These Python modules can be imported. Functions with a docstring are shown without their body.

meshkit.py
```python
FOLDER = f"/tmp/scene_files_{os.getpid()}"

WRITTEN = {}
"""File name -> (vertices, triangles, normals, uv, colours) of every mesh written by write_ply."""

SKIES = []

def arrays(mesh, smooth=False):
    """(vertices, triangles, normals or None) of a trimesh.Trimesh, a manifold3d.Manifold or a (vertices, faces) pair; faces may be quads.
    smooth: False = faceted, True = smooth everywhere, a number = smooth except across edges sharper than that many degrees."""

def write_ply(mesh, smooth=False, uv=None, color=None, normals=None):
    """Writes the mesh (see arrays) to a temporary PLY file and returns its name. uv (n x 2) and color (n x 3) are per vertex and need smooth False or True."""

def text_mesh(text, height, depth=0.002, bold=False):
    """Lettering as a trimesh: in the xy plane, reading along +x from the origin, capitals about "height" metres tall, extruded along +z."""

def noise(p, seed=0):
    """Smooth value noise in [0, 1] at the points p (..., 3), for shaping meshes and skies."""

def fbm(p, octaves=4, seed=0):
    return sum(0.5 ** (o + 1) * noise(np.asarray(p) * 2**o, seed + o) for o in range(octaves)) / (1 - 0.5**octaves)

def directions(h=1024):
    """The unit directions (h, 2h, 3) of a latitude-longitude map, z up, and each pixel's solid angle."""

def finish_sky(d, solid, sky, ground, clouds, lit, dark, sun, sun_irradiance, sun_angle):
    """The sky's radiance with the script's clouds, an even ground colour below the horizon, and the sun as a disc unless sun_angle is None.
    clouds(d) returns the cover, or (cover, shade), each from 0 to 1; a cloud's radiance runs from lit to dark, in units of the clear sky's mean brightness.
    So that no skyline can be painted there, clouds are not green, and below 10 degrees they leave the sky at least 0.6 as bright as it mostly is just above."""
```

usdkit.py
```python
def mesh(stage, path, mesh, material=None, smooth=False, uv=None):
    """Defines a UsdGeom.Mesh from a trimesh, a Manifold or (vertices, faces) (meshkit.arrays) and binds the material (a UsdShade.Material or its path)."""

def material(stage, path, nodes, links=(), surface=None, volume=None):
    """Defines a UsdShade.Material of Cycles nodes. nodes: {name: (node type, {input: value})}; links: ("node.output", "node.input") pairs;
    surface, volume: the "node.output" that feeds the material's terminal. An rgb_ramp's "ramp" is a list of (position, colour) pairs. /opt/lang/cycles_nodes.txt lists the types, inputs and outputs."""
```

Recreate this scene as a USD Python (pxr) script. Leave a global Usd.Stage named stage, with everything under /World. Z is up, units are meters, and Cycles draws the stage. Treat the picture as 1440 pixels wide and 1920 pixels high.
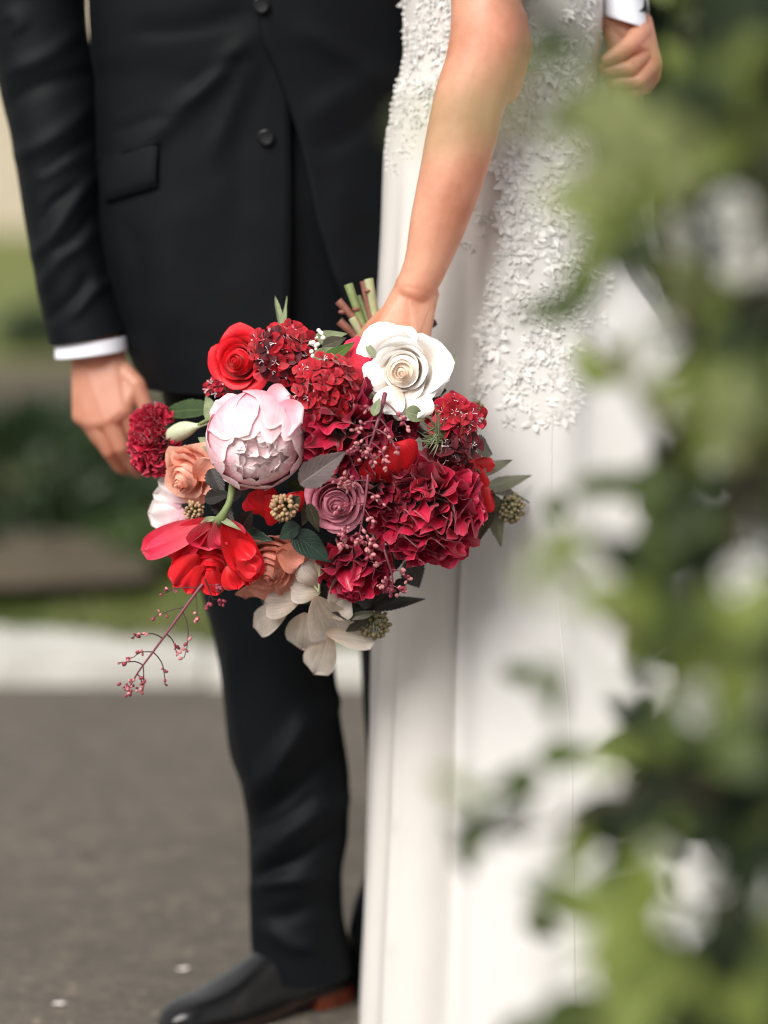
import math, random
import numpy as np, trimesh, manifold3d as m3
from scipy.interpolate import PchipInterpolator
import usdkit, meshkit
from pxr import Usd, UsdGeom, UsdLux, UsdShade, Sdf, Gf, Vt
stage = Usd.Stage.CreateInMemory()
UsdGeom.SetStageUpAxis(stage, 'Z'); UsdGeom.SetStageMetersPerUnit(stage, 1.0)
UsdGeom.Xform.Define(stage, '/World'); UsdGeom.Scope.Define(stage, '/World/Looks')
mat = lambda name, nodes, links, surface='p.BSDF', **k: usdkit.material(stage, '/World/Looks/' + name, nodes, links, surface=surface, **k)

# ------------------------------------------------------------------ camera, sky, sun, exposure
FPX, CAM_Y, CAM_H, PITCH = 5100.0, -3.3, 1.22, math.radians(8.0)
cam = UsdGeom.Camera.Define(stage, '/World/camera')
cam.AddTranslateOp().Set(Gf.Vec3d(0, CAM_Y, CAM_H)); cam.AddRotateXOp().Set(90 - math.degrees(PITCH))
cam.CreateHorizontalApertureAttr(24.0); cam.CreateFocalLengthAttr(24.0 * FPX / 1440)
cam.CreateFStopAttr(1.25); cam.CreateFocusDistanceAttr(3.285); cam.CreateExposureAttr(0.76)
cam.CreateClippingRangeAttr(Gf.Vec2f(0.05, 500))
SUN_EL, SUN_DIR = math.radians(42), np.array([-0.52, -0.85])
SUN_DIR = SUN_DIR / np.linalg.norm(SUN_DIR)
to_sun = np.array([SUN_DIR[0] * math.cos(SUN_EL), SUN_DIR[1] * math.cos(SUN_EL), math.sin(SUN_EL)])
sun = UsdLux.DistantLight.Define(stage, '/World/sun')
sun.CreateIntensityAttr(0.78); sun.CreateAngleAttr(38.0); sun.CreateNormalizeAttr(True); sun.CreateColorAttr(Gf.Vec3f(1, 0.965, 0.92))
_q = Gf.Rotation(Gf.Vec3d(0, 0, 1), Gf.Vec3d(*map(float, to_sun)))
sun.AddOrientOp().Set(Gf.Quatf(_q.GetQuat()))
dome = UsdLux.DomeLight.Define(stage, '/World/sky'); dome.CreateIntensityAttr(1.0)
sky_mat = usdkit.material(stage, '/World/Looks/overcast_sky', {
    's': ('sky_texture', {'sky_type': 'single_scattering', 'sun_disc': False, 'sun_elevation': SUN_EL, 'sun_rotation': math.atan2(SUN_DIR[0], SUN_DIR[1])}),
    'tc': ('texture_coordinate', {}), 'n': ('noise_texture', {'scale': 2.2, 'detail': 6.0}),
    'r': ('rgb_ramp', {'ramp': [(0.0, (0.55, 0.55, 0.55)), (0.45, (0.8, 0.8, 0.8)), (1.0, (1, 1, 1))]}),
    'c': ('mix', {'mix_type': 'mix', 'color2': (4.6, 4.45, 4.2)}),
    'b': ('background_shader', {'strength': 0.118})},
    [('tc.generated', 'n.vector'), ('n.fac', 'r.fac'), ('r.color', 'c.fac'), ('s.color', 'c.color1'), ('c.color', 'b.color')], surface='b.background')
UsdShade.MaterialBindingAPI.Apply(dome.GetPrim()).Bind(sky_mat)
dome.GetPrim().SetCustomDataByKey('label', 'pale overcast sky'); dome.GetPrim().SetCustomDataByKey('kind', 'structure')

# ------------------------------------------------------------------ helpers
CAM = np.array([0, CAM_Y, CAM_H]); cp, sp = math.cos(PITCH), math.sin(PITCH)
def ray(px, py):
    u, v = (px - 720.0), (py - 960.0)
    return np.stack(np.broadcast_arrays(u + 0 * v, FPX * cp - v * sp + 0 * u, -FPX * sp - v * cp + 0 * u), -1)
def P(px, py, y):
    d = ray(np.asarray(px, float), np.asarray(py, float)); t = (np.asarray(y, float) - CAM_Y) / d[..., 1]
    return CAM + d * t[..., None]
def Pd(px, py, dist):
    d = ray(np.asarray(px, float), np.asarray(py, float)); return CAM + d / np.linalg.norm(d, axis=-1, keepdims=True) * np.asarray(dist)[..., None]
def Pg(px, py, z=0.0):
    d = ray(np.asarray(px, float), np.asarray(py, float)); return CAM + d * ((z - CAM_H) / d[..., 2])[..., None]
def proj(v):
    w = np.asarray(v) - CAM; z = w[..., 1] * cp - w[..., 2] * sp; q = -w[..., 1] * sp - w[..., 2] * cp
    return 720 + FPX * w[..., 0] / z, 960 + FPX * q / z
def pp(px_y):   # polyline (y, value) as a smooth function
    a = np.array(sorted(px_y), float); f = PchipInterpolator(a[:, 0], a[:, 1])
    lo, hi = a[0, 0], a[-1, 0]
    return lambda t: f(np.clip(t, lo, hi))
def ss(a, b, x):
    t = np.clip((x - a) / (b - a), 0, 1); return t * t * (3 - 2 * t)
def nz(v): return v / (np.linalg.norm(v, axis=-1, keepdims=True) + 1e-12)
used = {}
def numbered(parent, name):
    k = used.get((parent, name), 0); used[(parent, name)] = k + 1
    return f'{parent}/{name}' if k == 0 else f'{parent}/{name}_{k:03d}'
def data(prim, **kw):
    for k, t in kw.items():
        if t: prim.SetCustomDataByKey(k, t)
def thing(name, label=None, category=None, parent='/World', **kw):
    path = numbered(parent, name); x = UsdGeom.Xform.Define(stage, path); data(x.GetPrim(), label=label, category=category, **kw)
    return path
def obj(name, mesh, material, parent='/World', smooth=True, **kw):
    path = numbered(parent, name)
    uv = mesh[2] if isinstance(mesh, tuple) and len(mesh) > 2 else None
    m = usdkit.mesh(stage, path, (mesh[0], mesh[1]) if isinstance(mesh, tuple) else mesh, material, smooth=smooth, uv=uv)
    data(m.GetPrim(), **kw); return path
def cat(ms):
    V, F, U, n = [], [], [], 0
    for m in ms:
        V.append(m[0]); F.append(m[1] + n); n += len(m[0]); U.append(m[2] if len(m) > 2 else np.zeros((len(m[0]), 2)))
    return np.vstack(V), np.vstack(F), np.vstack(U)
def gfaces(nv, nu, closed=False):   # rows nv, columns nu
    i, j = np.meshgrid(np.arange(nv - 1), np.arange(nu if closed else nu - 1), indexing='ij'); k = (j + 1) % nu
    a, b, c, d = i * nu + j, i * nu + k, (i + 1) * nu + k, (i + 1) * nu + j
    return np.vstack([np.stack([a, b, c], -1).reshape(-1, 3), np.stack([a, c, d], -1).reshape(-1, 3)])
def sheet(fn, nu, nv):
    v, u = np.meshgrid(np.linspace(0, 1, nv), np.linspace(-1, 1, nu), indexing='ij')
    p = fn(u, v)
    return p.reshape(-1, 3), gfaces(nv, nu), np.stack([u.ravel() * 0.5 + 0.5, v.ravel()], -1)
def frames(pts):
    t = nz(np.gradient(pts, axis=0)); a = np.zeros_like(t)
    r = np.array([1.0, 0, 0]) if abs(t[0, 0]) < 0.8 else np.array([0, 0, 1.0])
    for i in range(len(t)):
        r = r - t[i] * (r @ t[i]); r = r / np.linalg.norm(r); a[i] = r
    return t, a, np.cross(t, a)
def tube(pts, rad, n=8, caps=True):
    pts = np.asarray(pts, float); rad = np.broadcast_to(np.asarray(rad, float), len(pts)); t, a, b = frames(pts)
    th = np.arange(n) / n * 2 * np.pi
    V = pts[:, None] + rad[:, None, None] * (np.cos(th)[None, :, None] * a[:, None] + np.sin(th)[None, :, None] * b[:, None])
    V = V.reshape(-1, 3); F = gfaces(len(pts), n, True)
    U = np.stack([np.tile(th / 6.283, len(pts)), np.repeat(np.linspace(0, 1, len(pts)), n)], -1)
    if caps:
        m = len(V); V = np.vstack([V, pts[0] , pts[-1]]); U = np.vstack([U, [[0, 0], [0, 1]]]); j = np.arange(n); k = (j + 1) % n; L = (len(pts) - 1) * n
        F = np.vstack([F, np.stack([k, j, 0 * j + m], -1), np.stack([L + j, L + k, 0 * j + m + 1], -1)])
    return V, F, U
def curve(pts, n=12):
    pts = np.asarray(pts, float); s = np.r_[0, np.cumsum(np.linalg.norm(np.diff(pts, axis=0), axis=1))]
    q = np.linspace(0, s[-1], n); return np.stack([PchipInterpolator(s, pts[:, k])(q) for k in range(3)], -1)
_ico = {s: trimesh.creation.icosphere(s, 1.0) for s in (1, 2)}
def ball(c, r, sub=1, sc=(1, 1, 1), rot=None):
    v = np.array(_ico[sub].vertices) * np.asarray(sc) * r
    if rot is not None: v = v @ np.asarray(rot).T
    return v + c, np.array(_ico[sub].faces), np.zeros((len(v), 2))
def basis(axis, roll=0.0, up=(0, 0, 1)):
    z = nz(np.asarray(axis, float)); up = np.asarray(up, float)
    if abs(z @ up) > 0.97: up = np.array([0, 1.0, 0.1])
    x = nz(np.cross(up, z)); y = np.cross(z, x); c, s = math.cos(roll), math.sin(roll)
    return np.stack([c * x + s * y, -s * x + c * y, z], 1)
def place(m, R, c): return (m[0] @ R.T + c, *m[1:])
def face(right, up, toward): return np.array([right, -toward, up], float)

# ------------------------------------------------------------------ materials
def cloth(name, col, rough=0.6, sheen=0.2, bump=0.15, scale=900, spec=0.4, sheen_tint=(1, 1, 1), var=0.15, trans=0.0):
    nodes = {'tc': ('texture_coordinate', {}), 'n': ('noise_texture', {'scale': float(scale), 'detail': 3.0}), 'n2': ('noise_texture', {'scale': 9.0, 'detail': 4.0}),
             'r': ('rgb_ramp', {'ramp': [(0.3, tuple(c * (1 - var) for c in col)), (0.7, tuple(min(c * (1 + var), 1) for c in col))]}),
             'b': ('bump', {'strength': bump, 'distance': 0.001}), 'p': ('principled_bsdf', {'roughness': rough, 'sheen_weight': sheen, 'sheen_roughness': 0.4, 'sheen_tint': sheen_tint, 'specular_ior_level': spec})}
    links = [('tc.object', 'n.vector'), ('tc.object', 'n2.vector'), ('n2.fac', 'r.fac'), ('r.color', 'p.base_color'), ('n.fac', 'b.height'), ('b.normal', 'p.normal')]
    if not trans: return mat(name, nodes, links)
    nodes['t'] = ('translucent_bsdf', {}); nodes['m'] = ('mix_closure', {'fac': trans})
    return mat(name, nodes, links + [('r.color', 't.color'), ('p.BSDF', 'm.closure1'), ('t.BSDF', 'm.closure2')], 'm.closure')
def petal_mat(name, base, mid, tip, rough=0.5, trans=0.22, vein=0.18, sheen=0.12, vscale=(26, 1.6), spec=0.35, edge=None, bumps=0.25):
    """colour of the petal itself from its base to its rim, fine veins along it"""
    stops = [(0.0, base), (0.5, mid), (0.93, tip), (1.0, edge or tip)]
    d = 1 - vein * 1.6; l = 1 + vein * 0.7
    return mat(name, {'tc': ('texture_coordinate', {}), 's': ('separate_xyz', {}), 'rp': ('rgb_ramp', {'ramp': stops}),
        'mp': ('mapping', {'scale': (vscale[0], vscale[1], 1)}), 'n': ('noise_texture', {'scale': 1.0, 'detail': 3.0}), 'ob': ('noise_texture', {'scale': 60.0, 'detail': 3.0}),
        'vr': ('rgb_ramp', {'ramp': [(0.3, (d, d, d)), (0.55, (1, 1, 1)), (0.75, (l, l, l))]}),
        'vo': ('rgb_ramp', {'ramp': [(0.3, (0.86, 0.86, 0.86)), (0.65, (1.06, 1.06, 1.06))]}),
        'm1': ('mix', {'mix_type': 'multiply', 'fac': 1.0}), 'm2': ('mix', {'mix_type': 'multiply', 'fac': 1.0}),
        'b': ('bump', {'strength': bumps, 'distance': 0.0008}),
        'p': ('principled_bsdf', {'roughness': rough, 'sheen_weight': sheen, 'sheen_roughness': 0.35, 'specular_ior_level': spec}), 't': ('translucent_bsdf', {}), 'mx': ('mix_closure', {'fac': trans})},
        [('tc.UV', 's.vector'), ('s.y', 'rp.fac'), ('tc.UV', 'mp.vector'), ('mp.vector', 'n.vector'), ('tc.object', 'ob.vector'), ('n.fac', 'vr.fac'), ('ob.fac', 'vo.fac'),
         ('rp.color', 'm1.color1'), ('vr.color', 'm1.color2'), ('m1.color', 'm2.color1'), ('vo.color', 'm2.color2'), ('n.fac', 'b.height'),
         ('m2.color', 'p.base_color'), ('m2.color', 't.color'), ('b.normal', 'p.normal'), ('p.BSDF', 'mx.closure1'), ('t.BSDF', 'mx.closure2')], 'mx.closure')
def leaf_mat(name, col, vein_col, back=None, rough=0.42, trans=0.2, rib=46.0, spec=0.45):
    """leaf with a midrib and slanting side veins, from its own uv"""
    return mat(name, {'tc': ('texture_coordinate', {}), 's': ('separate_xyz', {}), 'a': ('math', {'math_type': 'subtract', 'value2': 0.5}), 'ab': ('math', {'math_type': 'absolute'}),
        'k': ('math', {'math_type': 'multiply_add', 'value2': -0.85}), 'w': ('math', {'math_type': 'multiply', 'value2': rib}), 'si': ('math', {'math_type': 'sine'}),
        'v1': ('map_range', {'from_min': 0.86, 'from_max': 1.0, 'clamp': True}), 'mr': ('map_range', {'from_min': 0.05, 'from_max': 0.015, 'clamp': True}), 'mx': ('math', {'math_type': 'maximum'}),
        'n': ('noise_texture', {'scale': 70.0, 'detail': 4.0}), 'r': ('rgb_ramp', {'ramp': [(0.3, tuple(c * 0.7 for c in col)), (0.7, tuple(c * 1.3 for c in col))]}),
        'c': ('mix', {'mix_type': 'mix', 'color2': vein_col}), 'g': ('geometry', {}), 'cb': ('mix', {'mix_type': 'mix', 'color2': back or col}),
        'b': ('bump', {'strength': 0.5, 'distance': 0.0012, 'invert': True}), 'p': ('principled_bsdf', {'roughness': rough, 'specular_ior_level': spec}), 't': ('translucent_bsdf', {}), 'm': ('mix_closure', {'fac': trans})},
        [('tc.UV', 's.vector'), ('s.x', 'a.value1'), ('a.value', 'ab.value1'), ('ab.value', 'k.value1'), ('s.y', 'k.value3'), ('k.value', 'w.value1'), ('w.value', 'si.value1'), ('si.value', 'v1.value'),
         ('ab.value', 'mr.value'), ('v1.result', 'mx.value1'), ('mr.result', 'mx.value2'), ('tc.object', 'n.vector'), ('n.fac', 'r.fac'), ('r.color', 'c.color1'), ('mx.value', 'c.fac'),
         ('g.backfacing', 'cb.fac'), ('c.color', 'cb.color1'), ('mx.value', 'b.height'), ('b.normal', 'p.normal'), ('cb.color', 'p.base_color'), ('cb.color', 't.color'), ('p.BSDF', 'm.closure1'), ('t.BSDF', 'm.closure2')], 'm.closure')
def rough_mat(name, cols, scale, rough=0.8, bump=0.3, dist=0.004, detail=6.0, spec=0.3):
    n = len(cols)
    return mat(name, {'tc': ('texture_coordinate', {}), 'n': ('noise_texture', {'scale': float(scale), 'detail': detail, 'roughness': 0.65}),
        'r': ('rgb_ramp', {'ramp': [(0.25 + 0.5 * i / max(n - 1, 1), c) for i, c in enumerate(cols)]}), 'b': ('bump', {'strength': bump, 'distance': dist}),
        'p': ('principled_bsdf', {'roughness': rough, 'specular_ior_level': spec})},
        [('tc.object', 'n.vector'), ('n.fac', 'r.fac'), ('r.color', 'p.base_color'), ('n.fac', 'b.height'), ('b.normal', 'p.normal')])
M = {}
M['suit'] = cloth('black_wool_suiting', (0.0034, 0.0042, 0.0055), rough=0.55, sheen=0.01, bump=0.35, scale=1100, spec=0.095, sheen_tint=(0.8, 0.85, 0.8))
M['shirt'] = cloth('white_shirt_cotton', (0.78, 0.79, 0.86), rough=0.7, sheen=0.0, bump=0.1, scale=1600, var=0.03)
M['button'] = mat('black_horn_button', {'p': ('principled_bsdf', {'base_color': (0.004, 0.004, 0.005), 'roughness': 0.3, 'specular_ior_level': 0.3})}, [])
M['shoe'] = mat('black_polished_leather', {'tc': ('texture_coordinate', {}), 'n': ('noise_texture', {'scale': 160.0, 'detail': 4.0}), 'b': ('bump', {'strength': 0.12, 'distance': 0.001}),
    'p': ('principled_bsdf', {'base_color': (0.003, 0.003, 0.0034), 'roughness': 0.2, 'specular_ior_level': 0.32, 'coat_weight': 0.08, 'coat_roughness': 0.08})}, [('tc.object', 'n.vector'), ('n.fac', 'b.height'), ('b.normal', 'p.normal')])
M['sole'] = rough_mat('red_brown_leather_sole', [(0.10, 0.02, 0.01), (0.2, 0.045, 0.02)], 60, rough=0.45, bump=0.1)
M['sole_dark'] = rough_mat('dark_leather_sole_edge', [(0.012, 0.007, 0.006), (0.025, 0.012, 0.009)], 60, rough=0.45, bump=0.1)
def skin(name, a, b):
    return mat(name, {'tc': ('texture_coordinate', {}), 'n': ('noise_texture', {'scale': 14.0, 'detail': 4.0, 'roughness': 0.6}), 'f': ('noise_texture', {'scale': 420.0, 'detail': 4.0}), 'sp': ('voronoi_texture', {'scale': 55.0}),
        'sx': ('separate_xyz', {}), 'red': ('mix', {'mix_type': 'multiply', 'color2': (1.0, 0.62, 0.55)}), 'r': ('rgb_ramp', {'ramp': [(0.3, a), (0.7, b)]}), 'fr': ('rgb_ramp', {'ramp': [(0.0, (0.62, 0.5, 0.45)), (0.07, (1, 1, 1)), (1.0, (1, 1, 1))]}), 'mm': ('mix', {'mix_type': 'multiply', 'fac': 0.5}),
        'b': ('bump', {'strength': 0.3, 'distance': 0.0010}),
        'p': ('principled_bsdf', {'roughness': 0.48, 'subsurface_weight': 0.35, 'subsurface_scale': 0.01, 'subsurface_radius': (1, 0.35, 0.18), 'specular_ior_level': 0.4})},
        [('tc.object', 'n.vector'), ('tc.object', 'f.vector'), ('tc.object', 'sp.vector'), ('sp.distance', 'fr.fac'), ('n.fac', 'r.fac'), ('r.color', 'mm.color1'), ('fr.color', 'mm.color2'), ('tc.UV', 'sx.vector'), ('sx.x', 'red.fac'), ('mm.color', 'red.color1'), ('red.color', 'p.base_color'), ('f.fac', 'b.height'), ('b.normal', 'p.normal')])
M['skin_groom'] = skin('warm_tanned_skin', (0.37, 0.148, 0.09), (0.47, 0.222, 0.15))
M['skin_bride'] = skin('light_warm_skin', (0.43, 0.182, 0.108), (0.57, 0.305, 0.205))
M['satin'] = cloth('ivory_crepe', (0.64, 0.61, 0.575), rough=0.45, sheen=0.15, bump=0.05, scale=1500, var=0.02, trans=0.12)
M['tulle'] = cloth('white_chiffon', (0.72, 0.705, 0.685), rough=0.6, sheen=0.1, bump=0.08, scale=1200, var=0.02, trans=0.25)
M['lace'] = petal_mat('white_lace_applique', (0.82, 0.81, 0.79), (0.85, 0.84, 0.82), (0.88, 0.87, 0.85), trans=0.42, vein=0.04, bumps=0.3)
M['bead'] = mat('pearl_bead', {'p': ('principled_bsdf', {'base_color': (0.8, 0.78, 0.75), 'roughness': 0.18, 'coat_weight': 0.4})}, [])
M['veil'] = mat('sheer_tulle_veil', {'d': ('principled_bsdf', {'base_color': (0.8, 0.79, 0.77), 'roughness': 0.7}), 'tr': ('translucent_bsdf', {'color': (0.8, 0.79, 0.77)}), 'dd': ('mix_closure', {'fac': 0.5}),
    'x': ('transparent_bsdf', {}), 'lw': ('layer_weight', {'blend': 0.35}), 'mr': ('map_range', {'to_min': 0.16, 'to_max': 0.75}), 'm': ('mix_closure', {})},
    [('d.BSDF', 'dd.closure1'), ('tr.BSDF', 'dd.closure2'), ('lw.facing', 'mr.value'), ('mr.result', 'm.fac'), ('x.BSDF', 'm.closure1'), ('dd.closure', 'm.closure2')], 'm.closure')
M['asphalt'] = mat('worn_brown_grey_asphalt', {'tc': ('texture_coordinate', {}), 'n': ('noise_texture', {'scale': 0.9, 'detail': 8.0, 'roughness': 0.65}), 'v': ('voronoi_texture', {'scale': 130.0}), 'n2': ('noise_texture', {'scale': 55.0, 'detail': 5.0, 'roughness': 0.7}),
    'v2': ('voronoi_texture', {'scale': 26.0}), 'rg': ('rgb_ramp', {'ramp': [(0.0, (2.2, 2.1, 1.95)), (0.13, (1.9, 1.8, 1.7)), (0.2, (1, 1, 1)), (1.0, (0.85, 0.85, 0.85))]}), 'm4': ('mix', {'mix_type': 'multiply', 'fac': 0.8}), 'n3': ('noise_texture', {'scale': 13.0, 'detail': 5.0, 'roughness': 0.7}), 'r3': ('rgb_ramp', {'ramp': [(0.3, (0.7, 0.7, 0.7)), (0.55, (1, 1, 1)), (0.72, (1.35, 1.33, 1.28))]}), 'm3': ('mix', {'mix_type': 'multiply', 'fac': 1.0}), 'r': ('rgb_ramp', {'ramp': [(0.3, (0.082, 0.068, 0.052)), (0.7, (0.126, 0.105, 0.081))]}), 'r2': ('rgb_ramp', {'ramp': [(0.25, (0.55, 0.55, 0.55)), (0.55, (1.0, 1.0, 1.0)), (0.75, (1.5, 1.48, 1.42))]}), 'rv': ('rgb_ramp', {'ramp': [(0.0, (1.25, 1.25, 1.25)), (0.5, (0.8, 0.8, 0.8))]}),
    'm': ('mix', {'mix_type': 'multiply', 'fac': 1.0}), 'm2': ('mix', {'mix_type': 'multiply', 'fac': 0.7}), 'b': ('bump', {'strength': 0.6, 'distance': 0.005}), 'p': ('principled_bsdf', {'roughness': 0.85})},
    [('tc.object', 'n.vector'), ('tc.object', 'v.vector'), ('tc.object', 'n2.vector'), ('n.fac', 'r.fac'), ('n2.fac', 'r2.fac'), ('v.distance', 'rv.fac'), ('r.color', 'm.color1'), ('r2.color', 'm.color2'), ('m.color', 'm2.color1'), ('rv.color', 'm2.color2'), ('tc.object', 'n3.vector'), ('n3.fac', 'r3.fac'), ('m2.color', 'm3.color1'), ('r3.color', 'm3.color2'), ('tc.object', 'v2.vector'), ('v2.distance', 'rg.fac'), ('m3.color', 'm4.color1'), ('rg.color', 'm4.color2'), ('m4.color', 'p.base_color'), ('n2.fac', 'b.height'), ('b.normal', 'p.normal')])
M['concrete'] = rough_mat('pale_weathered_concrete', [(0.24, 0.225, 0.19), (0.40, 0.385, 0.35), (0.54, 0.525, 0.49)], 4)
M['lawn'] = rough_mat('lawn_green', [(0.05, 0.06, 0.012), (0.10, 0.118, 0.022), (0.16, 0.17, 0.045)], 1.4, detail=8)
M['soil'] = rough_mat('brown_garden_soil', [(0.045, 0.034, 0.02), (0.085, 0.066, 0.04)], 5)
M['render'] = rough_mat('beige_wall_render', [(0.38, 0.32, 0.24), (0.46, 0.40, 0.31)], 2)
M['grass'] = leaf_mat('grass_blade', (0.055, 0.085, 0.014), (0.10, 0.14, 0.03))
M['grass_dry'] = leaf_mat('pale_dry_grass_blade', (0.20, 0.21, 0.07), (0.25, 0.25, 0.10))
M['shrub_dark'] = leaf_mat('dark_shrub_leaf', (0.016, 0.032, 0.008), (0.02, 0.04, 0.01), trans=0.15)
M['shrub_mid'] = leaf_mat('mid_shrub_leaf', (0.045, 0.075, 0.014), (0.05, 0.09, 0.02))
M['hedge_leaf'] = leaf_mat('evergreen_hedge_leaf', (0.007, 0.012, 0.005), (0.009, 0.015, 0.006), trans=0.08, rough=0.8, spec=0.1)
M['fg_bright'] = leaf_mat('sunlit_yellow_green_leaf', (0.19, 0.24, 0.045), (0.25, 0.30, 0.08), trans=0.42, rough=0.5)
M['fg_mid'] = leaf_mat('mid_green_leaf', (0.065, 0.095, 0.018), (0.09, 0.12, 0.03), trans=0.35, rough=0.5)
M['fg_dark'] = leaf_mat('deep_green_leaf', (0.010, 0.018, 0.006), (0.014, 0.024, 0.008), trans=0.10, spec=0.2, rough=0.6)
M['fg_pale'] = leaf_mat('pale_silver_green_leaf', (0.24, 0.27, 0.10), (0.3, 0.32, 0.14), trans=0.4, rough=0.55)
M['bark'] = rough_mat('brown_twig_bark', [(0.05, 0.035, 0.02), (0.09, 0.065, 0.04)], 60)
# flowers
M['rose_red'] = petal_mat('scarlet_rose_petal', (0.50, 0.004, 0.008), (0.70, 0.008, 0.014), (0.80, 0.015, 0.028), vein=0.12, sheen=0.25)
M['rose_hot'] = petal_mat('crimson_pink_rose_petal', (0.52, 0.008, 0.022), (0.74, 0.015, 0.045), (0.84, 0.045, 0.11), vein=0.14, sheen=0.3, edge=(0.78, 0.03, 0.09))
M['rose_back'] = petal_mat('pink_backed_red_rose_petal', (0.78, 0.16, 0.17), (0.80, 0.07, 0.11), (0.82, 0.03, 0.09), vein=0.2, sheen=0.4, rough=0.6, bumps=0.6, edge=(0.86, 0.10, 0.17))
M['rose_white'] = petal_mat('white_rose_petal', (0.90, 0.62, 0.45), (0.92, 0.86, 0.79), (0.93, 0.915, 0.89), vein=0.02, trans=0.18, bumps=0.15)
M['rose_white_core'] = petal_mat('peach_rose_heart_petal', (0.96, 0.60, 0.42), (0.97, 0.74, 0.58), (0.97, 0.86, 0.76), vein=0.02, trans=0.14, bumps=0.15)
M['rose_mauve'] = petal_mat('mauve_rose_petal', (0.45, 0.07, 0.13), (0.62, 0.17, 0.26), (0.72, 0.28, 0.36), vein=0.1, edge=(0.60, 0.19, 0.27), trans=0.15)
M['rose_peach'] = petal_mat('peach_rose_petal', (0.82, 0.25, 0.15), (0.88, 0.38, 0.27), (0.91, 0.48, 0.36), vein=0.1)
M['rose_coral'] = petal_mat('terracotta_rose_petal', (0.58, 0.17, 0.10), (0.70, 0.26, 0.18), (0.76, 0.32, 0.24), vein=0.12)
M['peony_pink'] = petal_mat('pale_pink_peony_petal', (0.88, 0.34, 0.43), (0.91, 0.42, 0.50), (0.95, 0.62, 0.67), vein=0.09, trans=0.2, vscale=(34, 1.2), edge=(0.95, 0.84, 0.84))
M['peony_blush'] = petal_mat('blush_white_peony_petal', (0.75, 0.42, 0.48), (0.82, 0.66, 0.67), (0.86, 0.79, 0.77), vein=0.08, trans=0.3)
M['peony_heart'] = petal_mat('pink_white_peony_heart', (0.94, 0.46, 0.55), (0.96, 0.66, 0.71), (0.97, 0.80, 0.81), vein=0.06, trans=0.12)
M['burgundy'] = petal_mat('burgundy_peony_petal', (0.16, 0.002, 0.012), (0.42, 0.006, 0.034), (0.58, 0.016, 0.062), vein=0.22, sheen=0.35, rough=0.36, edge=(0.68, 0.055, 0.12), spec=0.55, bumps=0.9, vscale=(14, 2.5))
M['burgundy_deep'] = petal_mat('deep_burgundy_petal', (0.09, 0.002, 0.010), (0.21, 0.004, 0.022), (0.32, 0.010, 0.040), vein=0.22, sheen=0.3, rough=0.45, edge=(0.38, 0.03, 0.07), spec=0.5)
M['carnation'] = petal_mat('crimson_carnation_petal', (0.30, 0.004, 0.014), (0.45, 0.007, 0.028), (0.55, 0.014, 0.05), vein=0.2, sheen=0.25, edge=(0.66, 0.07, 0.12))
M['william'] = petal_mat('dark_red_sweet_william_petal', (0.12, 0.001, 0.004), (0.27, 0.002, 0.009), (0.46, 0.005, 0.018), vein=0.2, sheen=0.5, rough=0.6, trans=0.12)
M['william_dark'] = petal_mat('blackish_red_sweet_william_petal', (0.03, 0.001, 0.003), (0.055, 0.001, 0.005), (0.10, 0.002, 0.008), vein=0.2, sheen=0.4, rough=0.6, trans=0.1)
M['ivory'] = petal_mat('ivory_hydrangea_petal', (0.66, 0.50, 0.38), (0.75, 0.65, 0.55), (0.80, 0.71, 0.64), vein=0.14, trans=0.4, vscale=(20, 1.0), edge=(0.78, 0.62, 0.56), bumps=0.8)
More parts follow.
